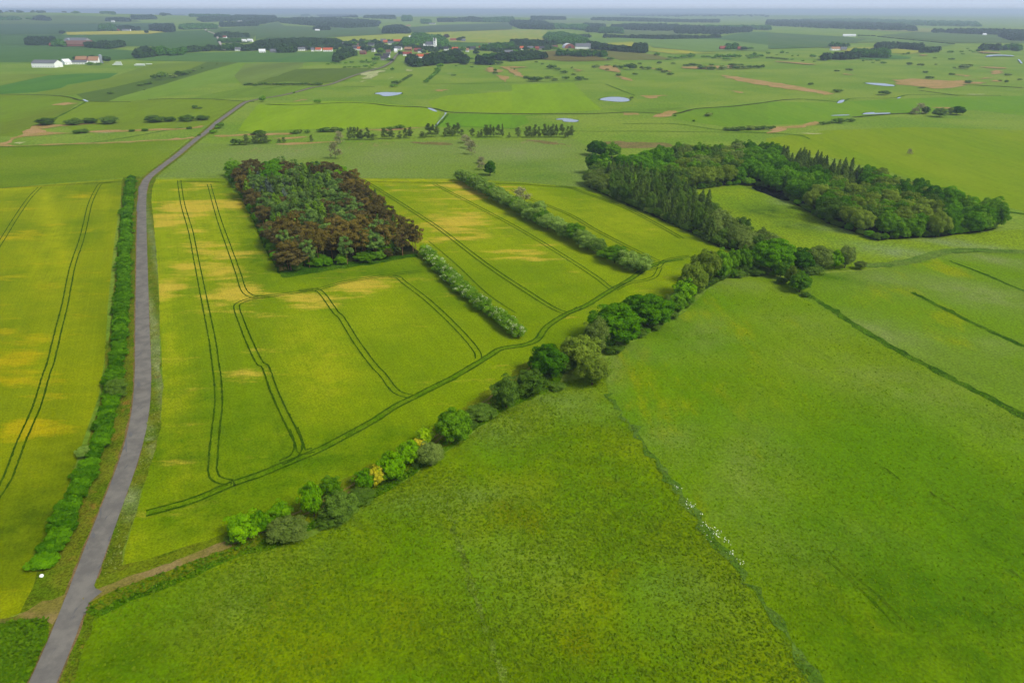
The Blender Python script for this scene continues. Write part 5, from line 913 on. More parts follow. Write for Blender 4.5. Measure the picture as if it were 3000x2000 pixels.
for pts in [[('b', 800, 797), ('b', 930, 797), ('b', 1090, 799)], [('b', 1580, 776), ('b', 1900, 772), ('c', 0, 760), ('c', 330, 750), ('c', 640, 742)], [('c', 860, 775), ('c', 1000, 830), ('c', 1130, 880)], [('a', 420, 1130), ('a', 640, 1020), ('a', 800, 930)], [('c', 420, 572), ('c', 700, 562), ('c', 1000, 590)]]:
    ribbon('field_drain', catmull([hit(*q)[0] for q in pts], 4), 2.5, dgrass, 6, jit=.3, step=10.)

# ================================================================== FAR WOODS
def blob_proto(seed):
    rg = np.random.default_rng(seed); n = 70; d = sph(rg, n); d[:, 2] = np.abs(d[:, 2])
    C = rg.uniform(-.22, .22, (5, 3))*np.array([1, 1, .4]); k = rg.integers(0, 5, n)
    p = C[k]+d*np.array([.34, .34, .55])+np.array([0, 0, .32]); return p, d
BP = [blob_proto(i) for i in range(6)]
def wood(name, trees, mat, label, kind='stuff', hts=(12, 19), wds=(11, 16), seed=0, cat='wood'):
    rg = np.random.default_rng(seed); Pn, N, S, V = [], [], [], []
    for x, y in trees:
        p, d = BP[rg.integers(6)]; wd = rg.uniform(*wds); h = rg.uniform(*hts); z = float(H(x, y))
        Pn.append(p*np.array([wd*1.1, wd*1.1, h*1.05])+np.array([x, y, z])); N.append(d); S.append(np.full(len(p), wd*.3)); V.append(np.full(len(p), rg.random()*.6)+rg.random(len(p))*.4)
    me = leaf_mesh(name, np.vstack(Pn), np.vstack(N), np.concatenate(S), rg, mat, np.concatenate(V), None, jit=.3, aspect=1.2)
    o = mesh_obj(name, me); tag(o, label, cat, None, kind); return o
wc = [0]
def farwood(fr, pts, label, hts=(12, 19), m='far', base=14.):
    "polygon of the crowns' silhouette: lowered to the ground by half a tree height"
    s = FR[fr][2]; pw = []
    cy = sum(p[1] for p in pts)/len(pts)
    for x, y in pts:
        if y < cy:    # upper outline shows crown tops: find the ground point whose tree top lands there
            p, t = hit(fr, x, y); q = p.copy()
            for _ in range(4):
                pp, t = hit(fr, x, y+base*.92*FPX/max(t, 500)*s*.97)
            pw.append(pp)
        else: pw.append(hit(fr, x, y)[0])
    pw = [np.array(p) for p in pw]; d = np.mean([p[1] for p in pw])
    step = 11 if d < 2600 else (15 if d < 4500 else 24)
    t = fill(pw, step, wc[0]+50)
    # always plant the outline so thin belts stay closed
    e = []
    for i in range(len(pw)):
        a, b_ = pw[i][:2], pw[(i+1) % len(pw)][:2]; n = int(np.hypot(*(b_-a))/step)+1
        e += [a+(b_-a)*k/n for k in range(n)]
    t = np.vstack([t, np.array(e)]) if len(t) else np.array(e)
    if len(t) > 1400: t = t[::len(t)//1400+1]
    wc[0] += 1
    wood('distant_wood', t, LM[m], label, hts=hts, wds=(step*1.1, step*1.5), seed=wc[0])
FW = [
 ('a', [(0, 165), (100, 162), (170, 180), (160, 190), (0, 192)], 'small blue wood at the far left edge below the ridge'),
 ('a', [(330, 165), (380, 150), (430, 165), (445, 196), (330, 190)], 'small rounded wood below the left ridge'),
 ('a', [(0, 118), (130, 108), (240, 106), (400, 114), (400, 124), (0, 130)], 'line of trees along the crest at the far left'),
 ('a', [(940, 112), (1050, 125), (1040, 134), (940, 130)], 'tree clump on the crest left of centre'),
 ('a', [(995, 172), (1100, 168), (1185, 180), (1170, 204), (1000, 200)], 'low wood with a white house below the left crest'),
 ('a', [(1225, 145), (1400, 145), (1420, 180), (1240, 184)], 'dark clump of trees right of the low crest wood'),
 ('a', [(930, 235), (1010, 228), (1060, 265), (1060, 290), (930, 290)], 'wood directly behind the yellow rape field'),
 ('a', [(1110, 255), (1170, 245), (1275, 262), (1270, 284), (1110, 284)], 'trees behind the houses above the yellow rape field'),
 ('a', [(1390, 240), (1440, 230), (1590, 232), (1590, 300), (1540, 300), (1395, 280)], 'square dark wood right of the yellow rape field'),
 ('a', [(1665, 235), (1780, 222), (1985, 232), (1985, 268), (1700, 275), (1665, 270)], 'wood left of the far lane'),
 ('a', [(1830, 185), (1980, 155), (2130, 160), (2130, 195), (1880, 205)], 'wood on the slope above the far lane'),
 ('a', [(2040, 230), (2200, 212), (2352, 208), (2352, 242), (2050, 250)], 'long belt of trees above the far lane'),
 ('a', [(1740, 140), (1780, 126), (1960, 145), (2120, 150), (2100, 160), (1760, 162)], 'tree line on the horizon near the radio mast'),
 ('a', [(2130, 165), (2310, 135), (2352, 140), (2352, 200), (2140, 205)], 'wood around the white house near the horizon'),
 ('a', [(250, 350), (310, 340), (440, 345), (490, 375), (495, 418), (265, 420)], 'dark wood left of the grey hillside farm'),
 ('a', [(500, 370), (570, 365), (590, 395), (580, 430), (500, 430)], 'round clump adjoining the hillside farm'),
 ('a', [(800, 395), (940, 378), (1050, 378), (1130, 415), (1130, 435), (1000, 455), (815, 440)], 'dark wood right of the grey hillside farm'),
 ('a', [(1255, 465), (1350, 432), (1420, 470), (1410, 525), (1280, 542), (1258, 520)], 'wood around the red roofed farmhouse left of the village'),
 ('a', [(1420, 440), (1500, 432), (1580, 470), (1660, 465), (1720, 480), (1650, 498), (1440, 520)], 'garden trees along the road left of the village'),
 ('a', [(1730, 440), (1800, 430), (1910, 432), (1910, 470), (1740, 486)], 'clump of trees at the lane corner left of the village'),
 ('a', [(1920, 425), (2045, 425), (2045, 472), (1920, 472)], 'trees just left of the lane meeting the village road'),
 ('a', [(2065, 418), (2200, 405), (2210, 470), (2070, 470)], 'trees just right of the lane meeting the village road'),
 ('a', [(2230, 410), (2340, 408), (2340, 470), (2240, 474)], 'dark trees at the left end of the village'),
 ('a', [(1995, 310), (2060, 298), (2270, 310), (2275, 350), (2010, 350)], 'wood behind the small white gabled farm'),
 ('a', [(2015, 360), (2200, 360), (2195, 390), (2020, 395)], 'trees below the small white gabled farm'),
 ('b', [(0, 160), (60, 150), (150, 150), (185, 200), (0, 235)], 'wood at the right end of the long far belt'),
 ('b', [(190, 175), (420, 165), (700, 168), (900, 180), (1130, 212), (1100, 248), (850, 262), (600, 245), (260, 215)], 'very long dark wood on the slope above the village'),
 ('b', [(420, 135), (480, 130), (490, 152), (425, 155)], 'small dark clump on the central horizon'),
 ('b', [(560, 140), (700, 135), (920, 135), (920, 165), (600, 158)], 'horizon wood behind the very long dark wood'),
 ('b', [(1000, 155), (1150, 135), (1270, 140), (1270, 180), (1010, 172)], 'wood on the horizon above the central square wood'),
 ('b', [(1355, 150), (1415, 150), (1420, 198), (1360, 198)], 'tall narrow clump on the horizon left of the church'),
 ('b', [(540, 255), (650, 250), (670, 280), (580, 284)], 'small copse by the lone white farm above the village'),
 ('b', [(1180, 255), (1260, 240), (1330, 235), (1400, 270), (1402, 314), (1182, 312)], 'square dark wood standing between green fields behind the village'),
 ('b', [(1530, 185), (1590, 185), (1590, 220), (1540, 220)], 'clump left of the far pale farm on the horizon'),
 ('b', [(1680, 175), (1800, 172), (1810, 205), (1690, 205)], 'wood behind the far pale farm on the horizon'),
 ('b', [(1820, 175), (1970, 160), (2060, 170), (2060, 205), (1830, 200)], 'group of trees right of the far pale farm'),
 ('b', [(2090, 170), (2352, 160), (2352, 210), (2100, 208)], 'long horizon wood above the village right side'),
 ('b', [(10, 385), (60, 375), (90, 400), (110, 460), (0, 470), (0, 400)], 'tree clump at the left end of the long village wood'),
 ('b', [(95, 365), (300, 355), (520, 352), (760, 365), (770, 440), (620, 445), (540, 420), (360, 450), (350, 488), (220, 490), (120, 460)], 'large wood along the left side of the village'),
 ('b', [(1450, 310), (1530, 305), (1600, 330), (1680, 320), (1740, 400), (1740, 430), (1650, 445), (1640, 380), (1560, 400), (1380, 440), (1370, 375), (1450, 365)], 'dense wood behind the white church'),
 ('b', [(1735, 480), (1850, 460), (1920, 540), (1935, 560), (1880, 580), (1740, 590), (1600, 600), (1560, 560), (1600, 500)], 'green wood below the white church'),
 ('b', [(1410, 510), (1450, 505), (1480, 560), (1640, 590), (1640, 605), (1450, 615), (1405, 580)], 'trees below the orange roofed house'),
 ('b', [(2100, 500), (2200, 495), (2210, 550), (2110, 548)], 'dark round grove below the right end of the village'),
 ('b', [(2050, 540), (2160, 545), (2160, 580), (2040, 578)], 'light green thicket at the edge of the marsh below the village'),
 ('b', [(2230, 500), (2352, 490), (2352, 560), (2240, 560)], 'grove of grey green trees below the right end of the village'),
 ('b', [(2080, 420), (2352, 395), (2352, 470), (2100, 470)], 'garden trees among the right hand village houses'),
 ('c', [(0, 480), (90, 475), (215, 470), (300, 500), (300, 545), (0, 570)], 'broad grove between ploughed field and village'),
 ('c', [(0, 370), (120, 365), (330, 380), (400, 420), (340, 440), (0, 430)], 'trees behind the right hand village houses'),
 ('c', [(305, 330), (340, 302), (460, 297), (560, 320), (680, 390), (700, 420), (580, 425), (480, 410), (340, 380)], 'large domed wood behind the white arched barn'),
 ('c', [(580, 325), (700, 322), (705, 350), (600, 352)], 'short dark belt right of the large domed wood'),
 ('c', [(700, 385), (800, 395), (900, 415), (1080, 440), (1220, 452), (1222, 492), (1000, 482), (760, 460)], 'thick dark belt right of the grain silos'),
 ('c', [(430, 462), (640, 480), (840, 518), (840, 530), (700, 512), (430, 474)], 'narrow dark hedge across the ploughed land', ),
 ('c', [(0, 188), (280, 198), (370, 250), (370, 275), (100, 268), (0, 215)], 'wood behind the yellow green hill right of the church'),
 ('c', [(180, 152), (400, 155), (480, 170), (480, 186), (190, 186)], 'blue wood on the horizon right of the church'),
 ('c', [(385, 228), (650, 232), (690, 260), (680, 284), (540, 270), (390, 250)], 'wood between pale fields in the right centre'),
 ('c', [(675, 220), (840, 230), (840, 250), (680, 248)], 'small wood above the right centre wood'),
 ('c', [(690, 255), (800, 260), (790, 300), (700, 300)], 'dark square clump in the right centre'),
 ('c', [(810, 255), (1005, 262), (1008, 312), (810, 308)], 'dark rectangular wood in the right centre'),
 ('c', [(920, 230), (1100, 222), (1400, 225), (1700, 242), (2190, 275), (2190, 298), (1900, 322), (1520, 315), (1500, 290), (1150, 265), (930, 245)], 'very long dark wood across the right centre'),
 ('c', [(850, 322), (1200, 325), (1640, 330), (1900, 325), (1900, 352), (1400, 366), (860, 348)], 'long dark belt in front of the pale green field'),
 ('c', [(1760, 240), (2000, 245), (2352, 262), (2352, 280), (2000, 265), (1770, 252)], 'thin belt continuing the long dark wood to the right'),
 ('c', [(740, 170), (1000, 165), (1560, 185), (1890, 195), (1890, 212), (1100, 200), (740, 190)], 'hazy wood near the horizon at right centre'),
 ('c', [(1000, 122), (1550, 112), (2352, 140), (2352, 160), (1500, 160), (1000, 150)], 'very hazy wood on the far right horizon'),
 ('c', [(1975, 410), (2060, 405), (2070, 455), (1980, 462)], 'round dark grove at the lone red farm'),
 ('c', [(1125, 415), (1220, 420), (1220, 442), (1130, 440)], 'trees around the white farmhouse at the end of the dark belt'),
 ('c', [(1000, 562), (1000, 562), (1000, 562)], 'x'),
 ('d', [(0, 185), (320, 185), (1100, 220), (1340, 268), (1340, 290), (1000, 280), (500, 262), (0, 222)], 'long hazy wood below the right horizon'),
 ('d', [(320, 178), (900, 176), (1900, 215), (1940, 250), (1100, 232), (330, 195)], 'haze blue wood on the right horizon'),
 ('d', [(1520, 282), (1900, 275), (2352, 285), (2352, 330), (1950, 318), (1530, 300)], 'dark wood at the right edge below the horizon'),
 ('d', [(2130, 310), (2190, 305), (2260, 330), (2352, 320), (2352, 380), (2260, 380), (2150, 345)], 'nearer dark wood touching the right edge of the picture'),
 ('d', [(580, 395), (720, 400), (730, 438), (585, 436)], 'dark clump behind the pink roofed farm'),
 ('d', [(1000, 398), (1080, 395), (1400, 440), (1400, 470), (1180, 452), (1010, 430)], 'thick hedge of trees behind the yellow green field'),
 ('d', [(1410, 445), (1545, 440), (1555, 485), (1410, 490)], 'square grove at the end of the thick hedge'),
 ('d', [(785, 482), (1090, 490), (1095, 503), (790, 498)], 'low dark belt in front of the yellow green field'),
 ('d', [(505, 508), (640, 490), (820, 490), (822, 545), (680, 555), (510, 545)], 'dark grove in front of the pink roofed farm'),
 ('d', [(1960, 430), (2040, 415), (2110, 428), (2110, 452), (1965, 452)], 'dark grove left of two in the far right marsh'),
 ('d', [(2175, 425), (2220, 412), (2300, 432), (2305, 456), (2180, 456)], 'dark grove right of two in the far right marsh'),
 ('b', [(770, 470), (820, 455), (900, 470), (900, 510), (810, 545), (740, 575), (745, 530)], 'large spreading trees at the edge of the green crop below the village'),
 ('a', [(1430, 126), (1550, 140), (1660, 134), (1700, 145), (1500, 150)], 'low trees on the ridge near the mast'),
]
for q in FW:
    if q[2] == 'x': continue
    d = hit(q[0], *q[1][0])[1]
    farwood(*q, hts=(7, 16) if d < 3500 else (9, 21), m='far' if wc[0] % 3 else 'dark')
for x0, y0, x1, y1, n, lb in [(1010, 336, 1720, 405, 34, 'trees of the long dotted row across the right fields'), (840, 325, 1000, 330, 6, 'trees left of the long dotted row')]:
    for i in range(n):
        f = (i+rt.uniform(-.3, .3))/n; plant_px('fartree', 'd', x0+(x1-x0)*f, y0+10+(y1-y0)*f, 26, y0-6+(y1-y0)*f, nth(i+1)+' of the '+lb[:60], lb, parts=False)
# individual village trees
VT_ = [('b', 875, 440, 95, 378), ('b', 903, 400, 38, 356), ('b', 850, 450, 80, 380), ('b', 1010, 490, 80, 415), ('b', 1060, 480, 70, 430), ('b', 1030, 420, 90, 375), ('b', 1100, 410, 60, 372), ('b', 1130, 425, 60, 372), ('b', 1100, 570, 66, 515), ('b', 1120, 530, 60, 490), ('b', 1150, 500, 70, 440), ('b', 1185, 470, 60, 430), ('b', 1225, 565, 60, 530), ('b', 1250, 572, 34, 540), ('b', 1210, 450, 70, 420),
       ('b', 1290, 430, 70, 385), ('b', 1340, 440, 80, 395), ('b', 1330, 520, 40, 465), ('b', 1345, 395, 36, 365), ('b', 1255, 445, 60, 415), ('b', 1755, 365, 52, 312), ('b', 1865, 392, 44, 345), ('b', 1905, 362, 34, 335), ('b', 1880, 365, 40, 340), ('b', 1830, 440, 26, 418), ('b', 1900, 490, 54, 425), ('b', 1950, 470, 30, 425), ('b', 2030, 480, 50, 440), ('b', 2030, 505, 44, 465), ('b', 2110, 470, 50, 425), ('b', 2180, 470, 50, 420), ('b', 2240, 480, 50, 430), ('b', 2300, 470, 50, 400),
       ('b', 2350, 480, 50, 420), ('b', 1700, 470, 40, 420), ('b', 1530, 460, 60, 415), ('b', 1430, 450, 50, 412), ('b', 1480, 440, 50, 400), ('b', 1540, 500, 40, 460), ('b', 1650, 480, 50, 445), ('b', 1390, 580, 36, 548), ('b', 2035, 560, 50, 515), ('b', 1985, 560, 30, 525), ('b', 700, 475, 30, 450), ('b', 735, 470, 40, 430), ('b', 620, 400, 40, 370), ('b', 480, 470, 40, 430), ('b', 95, 475, 40, 440), ('b', 250, 480, 60, 430), ('b', 330, 490, 60, 430),
       ('a', 740, 565, 80, 510), ('a', 710, 560, 60, 515), ('a', 850, 560, 70, 508), ('a', 890, 560, 60, 525), ('a', 980, 588, 70, 510), ('a', 830, 608, 60, 570), ('a', 910, 608, 60, 585), ('a', 570, 592, 44, 552), ('a', 500, 576, 36, 554), ('a', 545, 592, 40, 560), ('a', 578, 325, 50, 278), ('a', 1350, 318, 30, 272), ('a', 1905, 298, 16, 278), ('a', 275, 192, 54, 153), ('a', 700, 132, 60, 106), ('a', 590, 122, 36, 108),
       ('c', 130, 470, 60, 430), ('c', 190, 470, 50, 440), ('c', 300, 475, 50, 440), ('c', 360, 460, 60, 420), ('c', 400, 470, 60, 430), ('c', 30, 500, 60, 450), ('c', 60, 480, 50, 440), ('c', 2130, 468, 60, 425), ('c', 1020, 440, 30, 408), ('c', 2190, 458, 50, 444)]
VT_.sort(key=lambda q: FR[q[0]][0]+q[1]/FR[q[0]][2])
for k_, (fr, x, b_, w_, t_) in enumerate(VT_):
    kd = 'farcopper' if (fr, x) in (('b', 1755),) else ('fartree' if k_ % 3 else 'farmid')
    plant_px(kd, fr, x, b_, w_*1.15, t_, nth(k_+1)+' separate tree from the left among the distant farms and village houses', 'single trees around the farms and village', parts=False)

vt = []
for gi, (poly, step) in enumerate([([('b', 740, 400), ('b', 1000, 385), ('b', 1340, 385), ('b', 1370, 430), ('b', 1340, 490), ('b', 1200, 500), ('b', 1060, 500), ('b', 900, 480), ('b', 760, 460)], 26), ([('b', 1340, 420), ('b', 1700, 440), ('b', 1960, 480), ('b', 2090, 510), ('b', 1900, 500), ('b', 1700, 490), ('b', 1450, 470)], 24), ([('b', 2060, 430), ('b', 2352, 410), ('c', 420, 430), ('c', 420, 465), ('c', 0, 500), ('b', 2200, 500)], 22), ([('b', 1380, 560), ('b', 1640, 590), ('b', 1600, 612), ('b', 1400, 610)], 16)]):
    vt += [tuple(q) for q in fill([hit(*q)[0] for q in poly], step, 300+gi, .45)]

# ================================================================== BUILDINGS
def cmat(name, c, k=.8): return flat_mat(name, c, .85, .06, .3, k=k)
MW, MR = cmat('white_wall', (250, 249, 245), .9), dict(orange=cmat('roof_orange', (196, 96, 56), .75), red=cmat('roof_red', (146, 70, 54), .75), brown=cmat('roof_brown', (122, 88, 74), .75), grey=cmat('roof_grey', (112, 114, 120), .75), dark=cmat('roof_dark', (66, 66, 72), .75), white=cmat('roof_white', (226, 228, 230), .85), tan=cmat('roof_tan', (168, 128, 96), .75))
MWL = dict(white=MW, yellow=cmat('wall_yellow', (206, 186, 140)), brick=cmat('wall_brick', (150, 86, 66)), grey=cmat('wall_grey', (160, 160, 158)))
glass = flat_mat('window_glass', (44, 50, 58), .3, .05, 1., spec=.6)
def pm(name, V, Fc, mat, parent):
    me = bpy.data.meshes.new(name); me.from_pydata(V, [], Fc); me.update(); return mesh_obj(name, me, parent, mat)
def boxd(x0, x1, y0, y1, z0, z1, V, Fc):
    s = len(V); V += [(x, y, z) for z in (z0, z1) for x, y in ((x0, y0), (x1, y0), (x1, y1), (x0, y1))]
    Fc += [(s, s+3, s+2, s+1), (s+4, s+5, s+6, s+7)]+[(s+i, s+(i+1) % 4, s+4+(i+1) % 4, s+4+i) for i in range(4)]
def gable_wall(L, W, h, hr, V, Fc):
    s = len(V); a, b = L/2, W/2
    V += [(-a, -b, -1), (a, -b, -1), (a, b, -1), (-a, b, -1), (-a, -b, h), (a, -b, h), (a, b, h), (-a, b, h), (-a, 0, h+hr), (a, 0, h+hr)]
    Fc += [(s, s+1, s+5, s+4), (s+2, s+3, s+7, s+6), (s+1, s+2, s+6, s+9, s+5), (s+3, s, s+4, s+8, s+7), (s+4, s+5, s+9, s+8), (s+6, s+7, s+8, s+9)]
def gable_roof(L, W, h, hr, V, Fc, o=.5, th=.3):
    a, b = L/2+o, W/2+o; dz = hr*o/(W/2)
    for sg in (-1, 1):
        s = len(V)
        V += [(-a, sg*b, h-dz+.1), (a, sg*b, h-dz+.1), (a, 0, h+hr+.1), (-a, 0, h+hr+.1), (-a, sg*b, h-dz+.1+th), (a, sg*b, h-dz+.1+th), (a, 0, h+hr+.1+th), (-a, 0, h+hr+.1+th)]
        Fc += [(s, s+1, s+2, s+3), (s+4, s+5, s+6, s+7), (s, s+1, s+5, s+4), (s+1, s+2, s+6, s+5), (s+3, s, s+4, s+7)]
def house(fr, x, base, wpx, roof, wall, label, rot=None, W=10, h=4.2, hr=4.6, name='house', chim=True, big=False, cat='house'):
    p, t = hit(fr, x, base); s = FR[fr][2]; L = max(8, wpx/s*t/FPX)
    rz = math.radians(rt.uniform(-14, 14) if rot is None else rot)
    d = p[:2]/np.hypot(*p[:2]); c = p[:2]+d*W/2
    o = empty(name, (c[0], c[1], float(H(*c))), rz)
    V, Fc = [], []; gable_wall(L, W, h, hr, V, Fc); pm('wall', V, Fc, MWL[wall], o)
    V, Fc = [], []; gable_roof(L, W, h, hr, V, Fc); rf = pm('roof', V, Fc, MR[roof], o)
    if chim: V, Fc = [], []; boxd(L*.18, L*.18+.8, -.4, .4, h+hr-.5, h+hr+1.3, V, Fc); pm('chimney', V, Fc, MWL['brick'], rf)
    n = max(2, int(L/5))
    for i in range(n):
        wx = -L/2+(i+.5)*L/n; V, Fc = [], []; boxd(wx-.7, wx+.7, -W/2-.06, -W/2+.05, 1., 2.3, V, Fc); pm('window', V, Fc, glass, o)
    V, Fc = [], []; boxd(L/2-.05, L/2+.06, -.7, .7, .9, 2.2, V, Fc); pm('window', V, Fc, glass, o)
    tag(o, label, cat); return o
HS = [
 ('b', 577, 474, 52, 'orange', 'white', 'orange roofed house left of two beside the green crop'), ('b', 662, 476, 84, 'orange', 'white', 'long white farmhouse with orange roof right of two beside the green crop'), ('b', 522, 476, 20, 'grey', 'white', 'white gabled house left of the two orange roofs'),
 ('b', 60, 488, 56, 'white', 'white', 'small white house at the left end of the village'), ('b', 180, 489, 90, 'grey', 'grey', 'long low grey house at the left end of the village'), ('b', 420, 470, 60, 'grey', 'white', 'grey roofed house before the large village wood'), ('b', 460, 468, 30, 'dark', 'grey', 'small dark roofed house left of the white gabled one'),
 ('b', 755, 412, 40, 'white', 'white', 'low white roofed building right of the large village wood'), ('b', 790, 422, 46, 'grey', 'grey', 'grey hipped house beside the low white roofed building'), ('b', 915, 432, 60, 'brown', 'grey', 'brown grey roofed houses in the left village centre'), ('b', 920, 462, 46, 'dark', 'white', 'dark roofed house left of the orange roofed cottage'), ('b', 952, 466, 36, 'orange', 'white', 'orange roofed cottage with white gable in the village centre'),
 ('b', 985, 502, 56, 'brown', 'brick', 'low red shed above the paddock'), ('b', 1080, 480, 16, 'grey', 'white', 'narrow white gable in the village centre'), ('b', 1060, 425, 50, 'dark', 'grey', 'dark roofed house hidden among central trees'), ('b', 1190, 398, 36, 'orange', 'brick', 'orange gabled house at the back of the village'), ('b', 1245, 412, 60, 'grey', 'white', 'grey roofed house with white wall behind the village centre'), ('b', 1172, 385, 50, 'grey', 'grey', 'long grey roof at the back of the village'),
 ('b', 1300, 390, 70, 'orange', 'brick', 'long orange roofed row at the back of the village'), ('b', 1308, 462, 66, 'grey', 'white', 'grey roofed house just above the village road end'), ('b', 1285, 485, 28, 'white', 'white', 'small white building beside the end of the road'), ('b', 1400, 468, 66, 'tan', 'brick', 'long brownish roofed house right of the road end'), ('b', 1392, 516, 80, 'red', 'white', 'long red roofed white house right of the road end'), ('b', 1485, 478, 60, 'red', 'brick', 'dark red house below the church'), ('b', 1510, 488, 40, 'dark', 'white', 'dark roofed garage below the church'),
 ('b', 1505, 540, 76, 'orange', 'white', 'big orange roofed house at the lower edge of the village'), ('b', 1578, 532, 24, 'red', 'white', 'small house right of the big orange roof'), ('b', 1200, 534, 60, 'dark', 'white', 'large dark roofed house with white gable near the road end'), ('b', 1180, 558, 66, 'dark', 'grey', 'long dark roofed house lowest beside the road'), ('b', 1218, 496, 40, 'brown', 'grey', 'brown roofed house above the large dark roofed house'),
 ('b', 1748, 466, 40, 'dark', 'white', 'white gabled house right of the church'), ('b', 1700, 425, 30, 'orange', 'brick', 'orange house among the trees just right of the church'), ('b', 1830, 468, 54, 'orange', 'brick', 'orange roofed brick house right of the white gabled one'), ('b', 1870, 478, 30, 'dark', 'white', 'small dark roofed white house right of the orange brick house'), ('b', 1942, 480, 26, 'tan', 'white', 'pale small house before the tall round tree'), ('b', 1988, 462, 62, 'dark', 'grey', 'grey roofed house with white chimneys right of the tall round tree'), ('b', 2065, 458, 34, 'red', 'brick', 'red house with white dormer in the right village'),
 ('b', 2150, 425, 26, 'grey', 'white', 'grey roofed house among the right village trees'), ('b', 2250, 440, 32, 'white', 'grey', 'flat pale roofed house among the right village trees'), ('b', 2320, 498, 76, 'grey', 'brick', 'long blue grey roofed farmhouse with brick gable at the right of the village'), ('b', 1815, 380, 60, 'red', 'yellow', 'large farmhouse with dark red roof behind the church'), ('b', 1905, 385, 40, 'grey', 'grey', 'grey barn right of the large farmhouse behind the church'), ('b', 1425, 352, 40, 'white', 'white', 'low white building in the yellow field behind the village'),
 ('c', 88, 460, 32, 'orange', 'white', 'bright orange roofed house left in the eastern village'), ('c', 165, 460, 54, 'grey', 'brick', 'grey roofed brick house second in the eastern village'), ('c', 228, 462, 34, 'red', 'brick', 'red brick house third in the eastern village'), ('c', 272, 460, 50, 'dark', 'grey', 'dark roofed house fourth in the eastern village'), ('c', 395, 450, 50, 'brown', 'brick', 'brown roofed house left of the white arched barn'), ('c', 1208, 466, 36, 'brown', 'white', 'white gabled farmhouse at the end of the thick dark belt'),
 ('c', 1940, 458, 70, 'red', 'brick', 'long red brown barn at the lone farm left of its grove'), ('c', 2090, 464, 40, 'red', 'brick', 'red barn at the lone farm right of its grove'),
 ('a', 1412, 520, 46, 'red', 'white', 'red roofed white farmhouse in the wood left of the village'), ('a', 1620, 490, 50, 'brown', 'grey', 'brown roofed house among the roadside trees'), ('a', 1870, 470, 70, 'grey', 'white', 'long grey roofed house by the lane corner'), ('a', 2190, 472, 50, 'grey', 'white', 'grey roofed house right of the lane corner'), ('a', 2330, 470, 30, 'white', 'white', 'small white house at the left end of the village trees'),
 ('a', 2068, 355, 30, 'red', 'white', 'small white gabled farm with red roof up the lane'), ('a', 2235, 390, 60, 'white', 'white', 'long white low shed up the lane'), ('a', 2300, 386, 50, 'white', 'white', 'second white shed up the lane, on the right'), ('a', 1075, 289, 48, 'red', 'brick', 'red roofed house behind the yellow rape field'), ('a', 1165, 288, 76, 'grey', 'white', 'long white house behind the yellow rape field'), ('a', 1040, 207, 30, 'white', 'white', 'tiny white house in the low wood near the left crest'), ('a', 2205, 207, 36, 'white', 'white', 'white house in the wood near the horizon'),
 ('a', 480, 428, 36, 'red', 'brick', 'red roofed house in the wood left of the hillside farm'), ('b', 565, 288, 40, 'white', 'white', 'lone white farm on the slope above the village'), ('b', 85, 185, 24, 'white', 'white', 'white speck of a house by the wood near the horizon'), ('b', 1620, 225, 60, 'grey', 'white', 'pale farm on the horizon above the church'), ('b', 1400, 245, 40, 'tan', 'yellow', 'pale yellow farm on the horizon left of the church'),
 ('d', 615, 466, 90, 'tan', 'white', 'pink roofed farm in the right fields'), ('d', 690, 466, 50, 'grey', 'grey', 'grey shed at the right of the pink roofed farm'), ('d', 745, 338, 110, 'white', 'white', 'row of white low sheds in the far right fields'), ('c', 1470, 192, 12, 'white', 'white', 'tiny white building near the right centre horizon'), ('d', 1985, 330, 30, 'white', 'white', 'tiny white house by the wood at the far right'),
]
HXY = [hit(q[0], q[1], q[2])[0][:2] for q in HS]
vt = [t for t in vt if not any(abs(t[0]*h[1]/max(t[1], 1)-h[0]) < 15 and -150 < t[1]-h[1] < 14 for h in HXY)]
wood('garden_trees', vt, LM['far'], 'mass of small dark garden trees filling the gaps between the village roofs', hts=(5, 11), wds=(9, 15), seed=99)
for q in HS: house(*q)
house('a', 441, 624, 222, 'grey', 'white', 'long white barn with weathered grey roof, leftmost building of the near farm', rot=-4, W=24, h=8, hr=5, name='barn', chim=False, cat='barn')
house('a', 612, 598, 60, 'white', 'white', 'white gabled barn joining the long low stable of the near farm', rot=55, W=18, h=5, hr=5, name='barn', chim=False, cat='barn')
house('a', 725, 594, 175, 'grey', 'white', 'long low white stable with pale grey roof at the near farm', rot=0, W=12, h=4, hr=3, name='stable', chim=False, cat='stable')
house('a', 760, 572, 100, 'tan', 'brick', 'long tan tiled roof behind the low stable of the near farm', rot=0, W=12, h=5, hr=6, name='barn', cat='barn')
house('a', 875, 588, 86, 'tan', 'white', 'tan hipped farmhouse left of the tall grey silo', rot=5, W=14, h=6, hr=7, name='farmhouse', cat='farmhouse')
house('a', 740, 432, 230, 'brown', 'brick', 'wide brown farm building complex on the hillside', rot=0, W=60, h=6, hr=10, name='barn', chim=False, cat='barn')
house('a', 720, 412, 190, 'grey', 'grey', 'grey roof behind the brown hillside farm building', rot=0, W=50, h=10, hr=9, name='barn', chim=False, cat='barn')
house('c', 652, 452, 140, 'grey', 'white', 'long grey roofed hall beside the grain silos', rot=-4, W=30, h=6, hr=8, name='barn', chim=False, cat='barn')
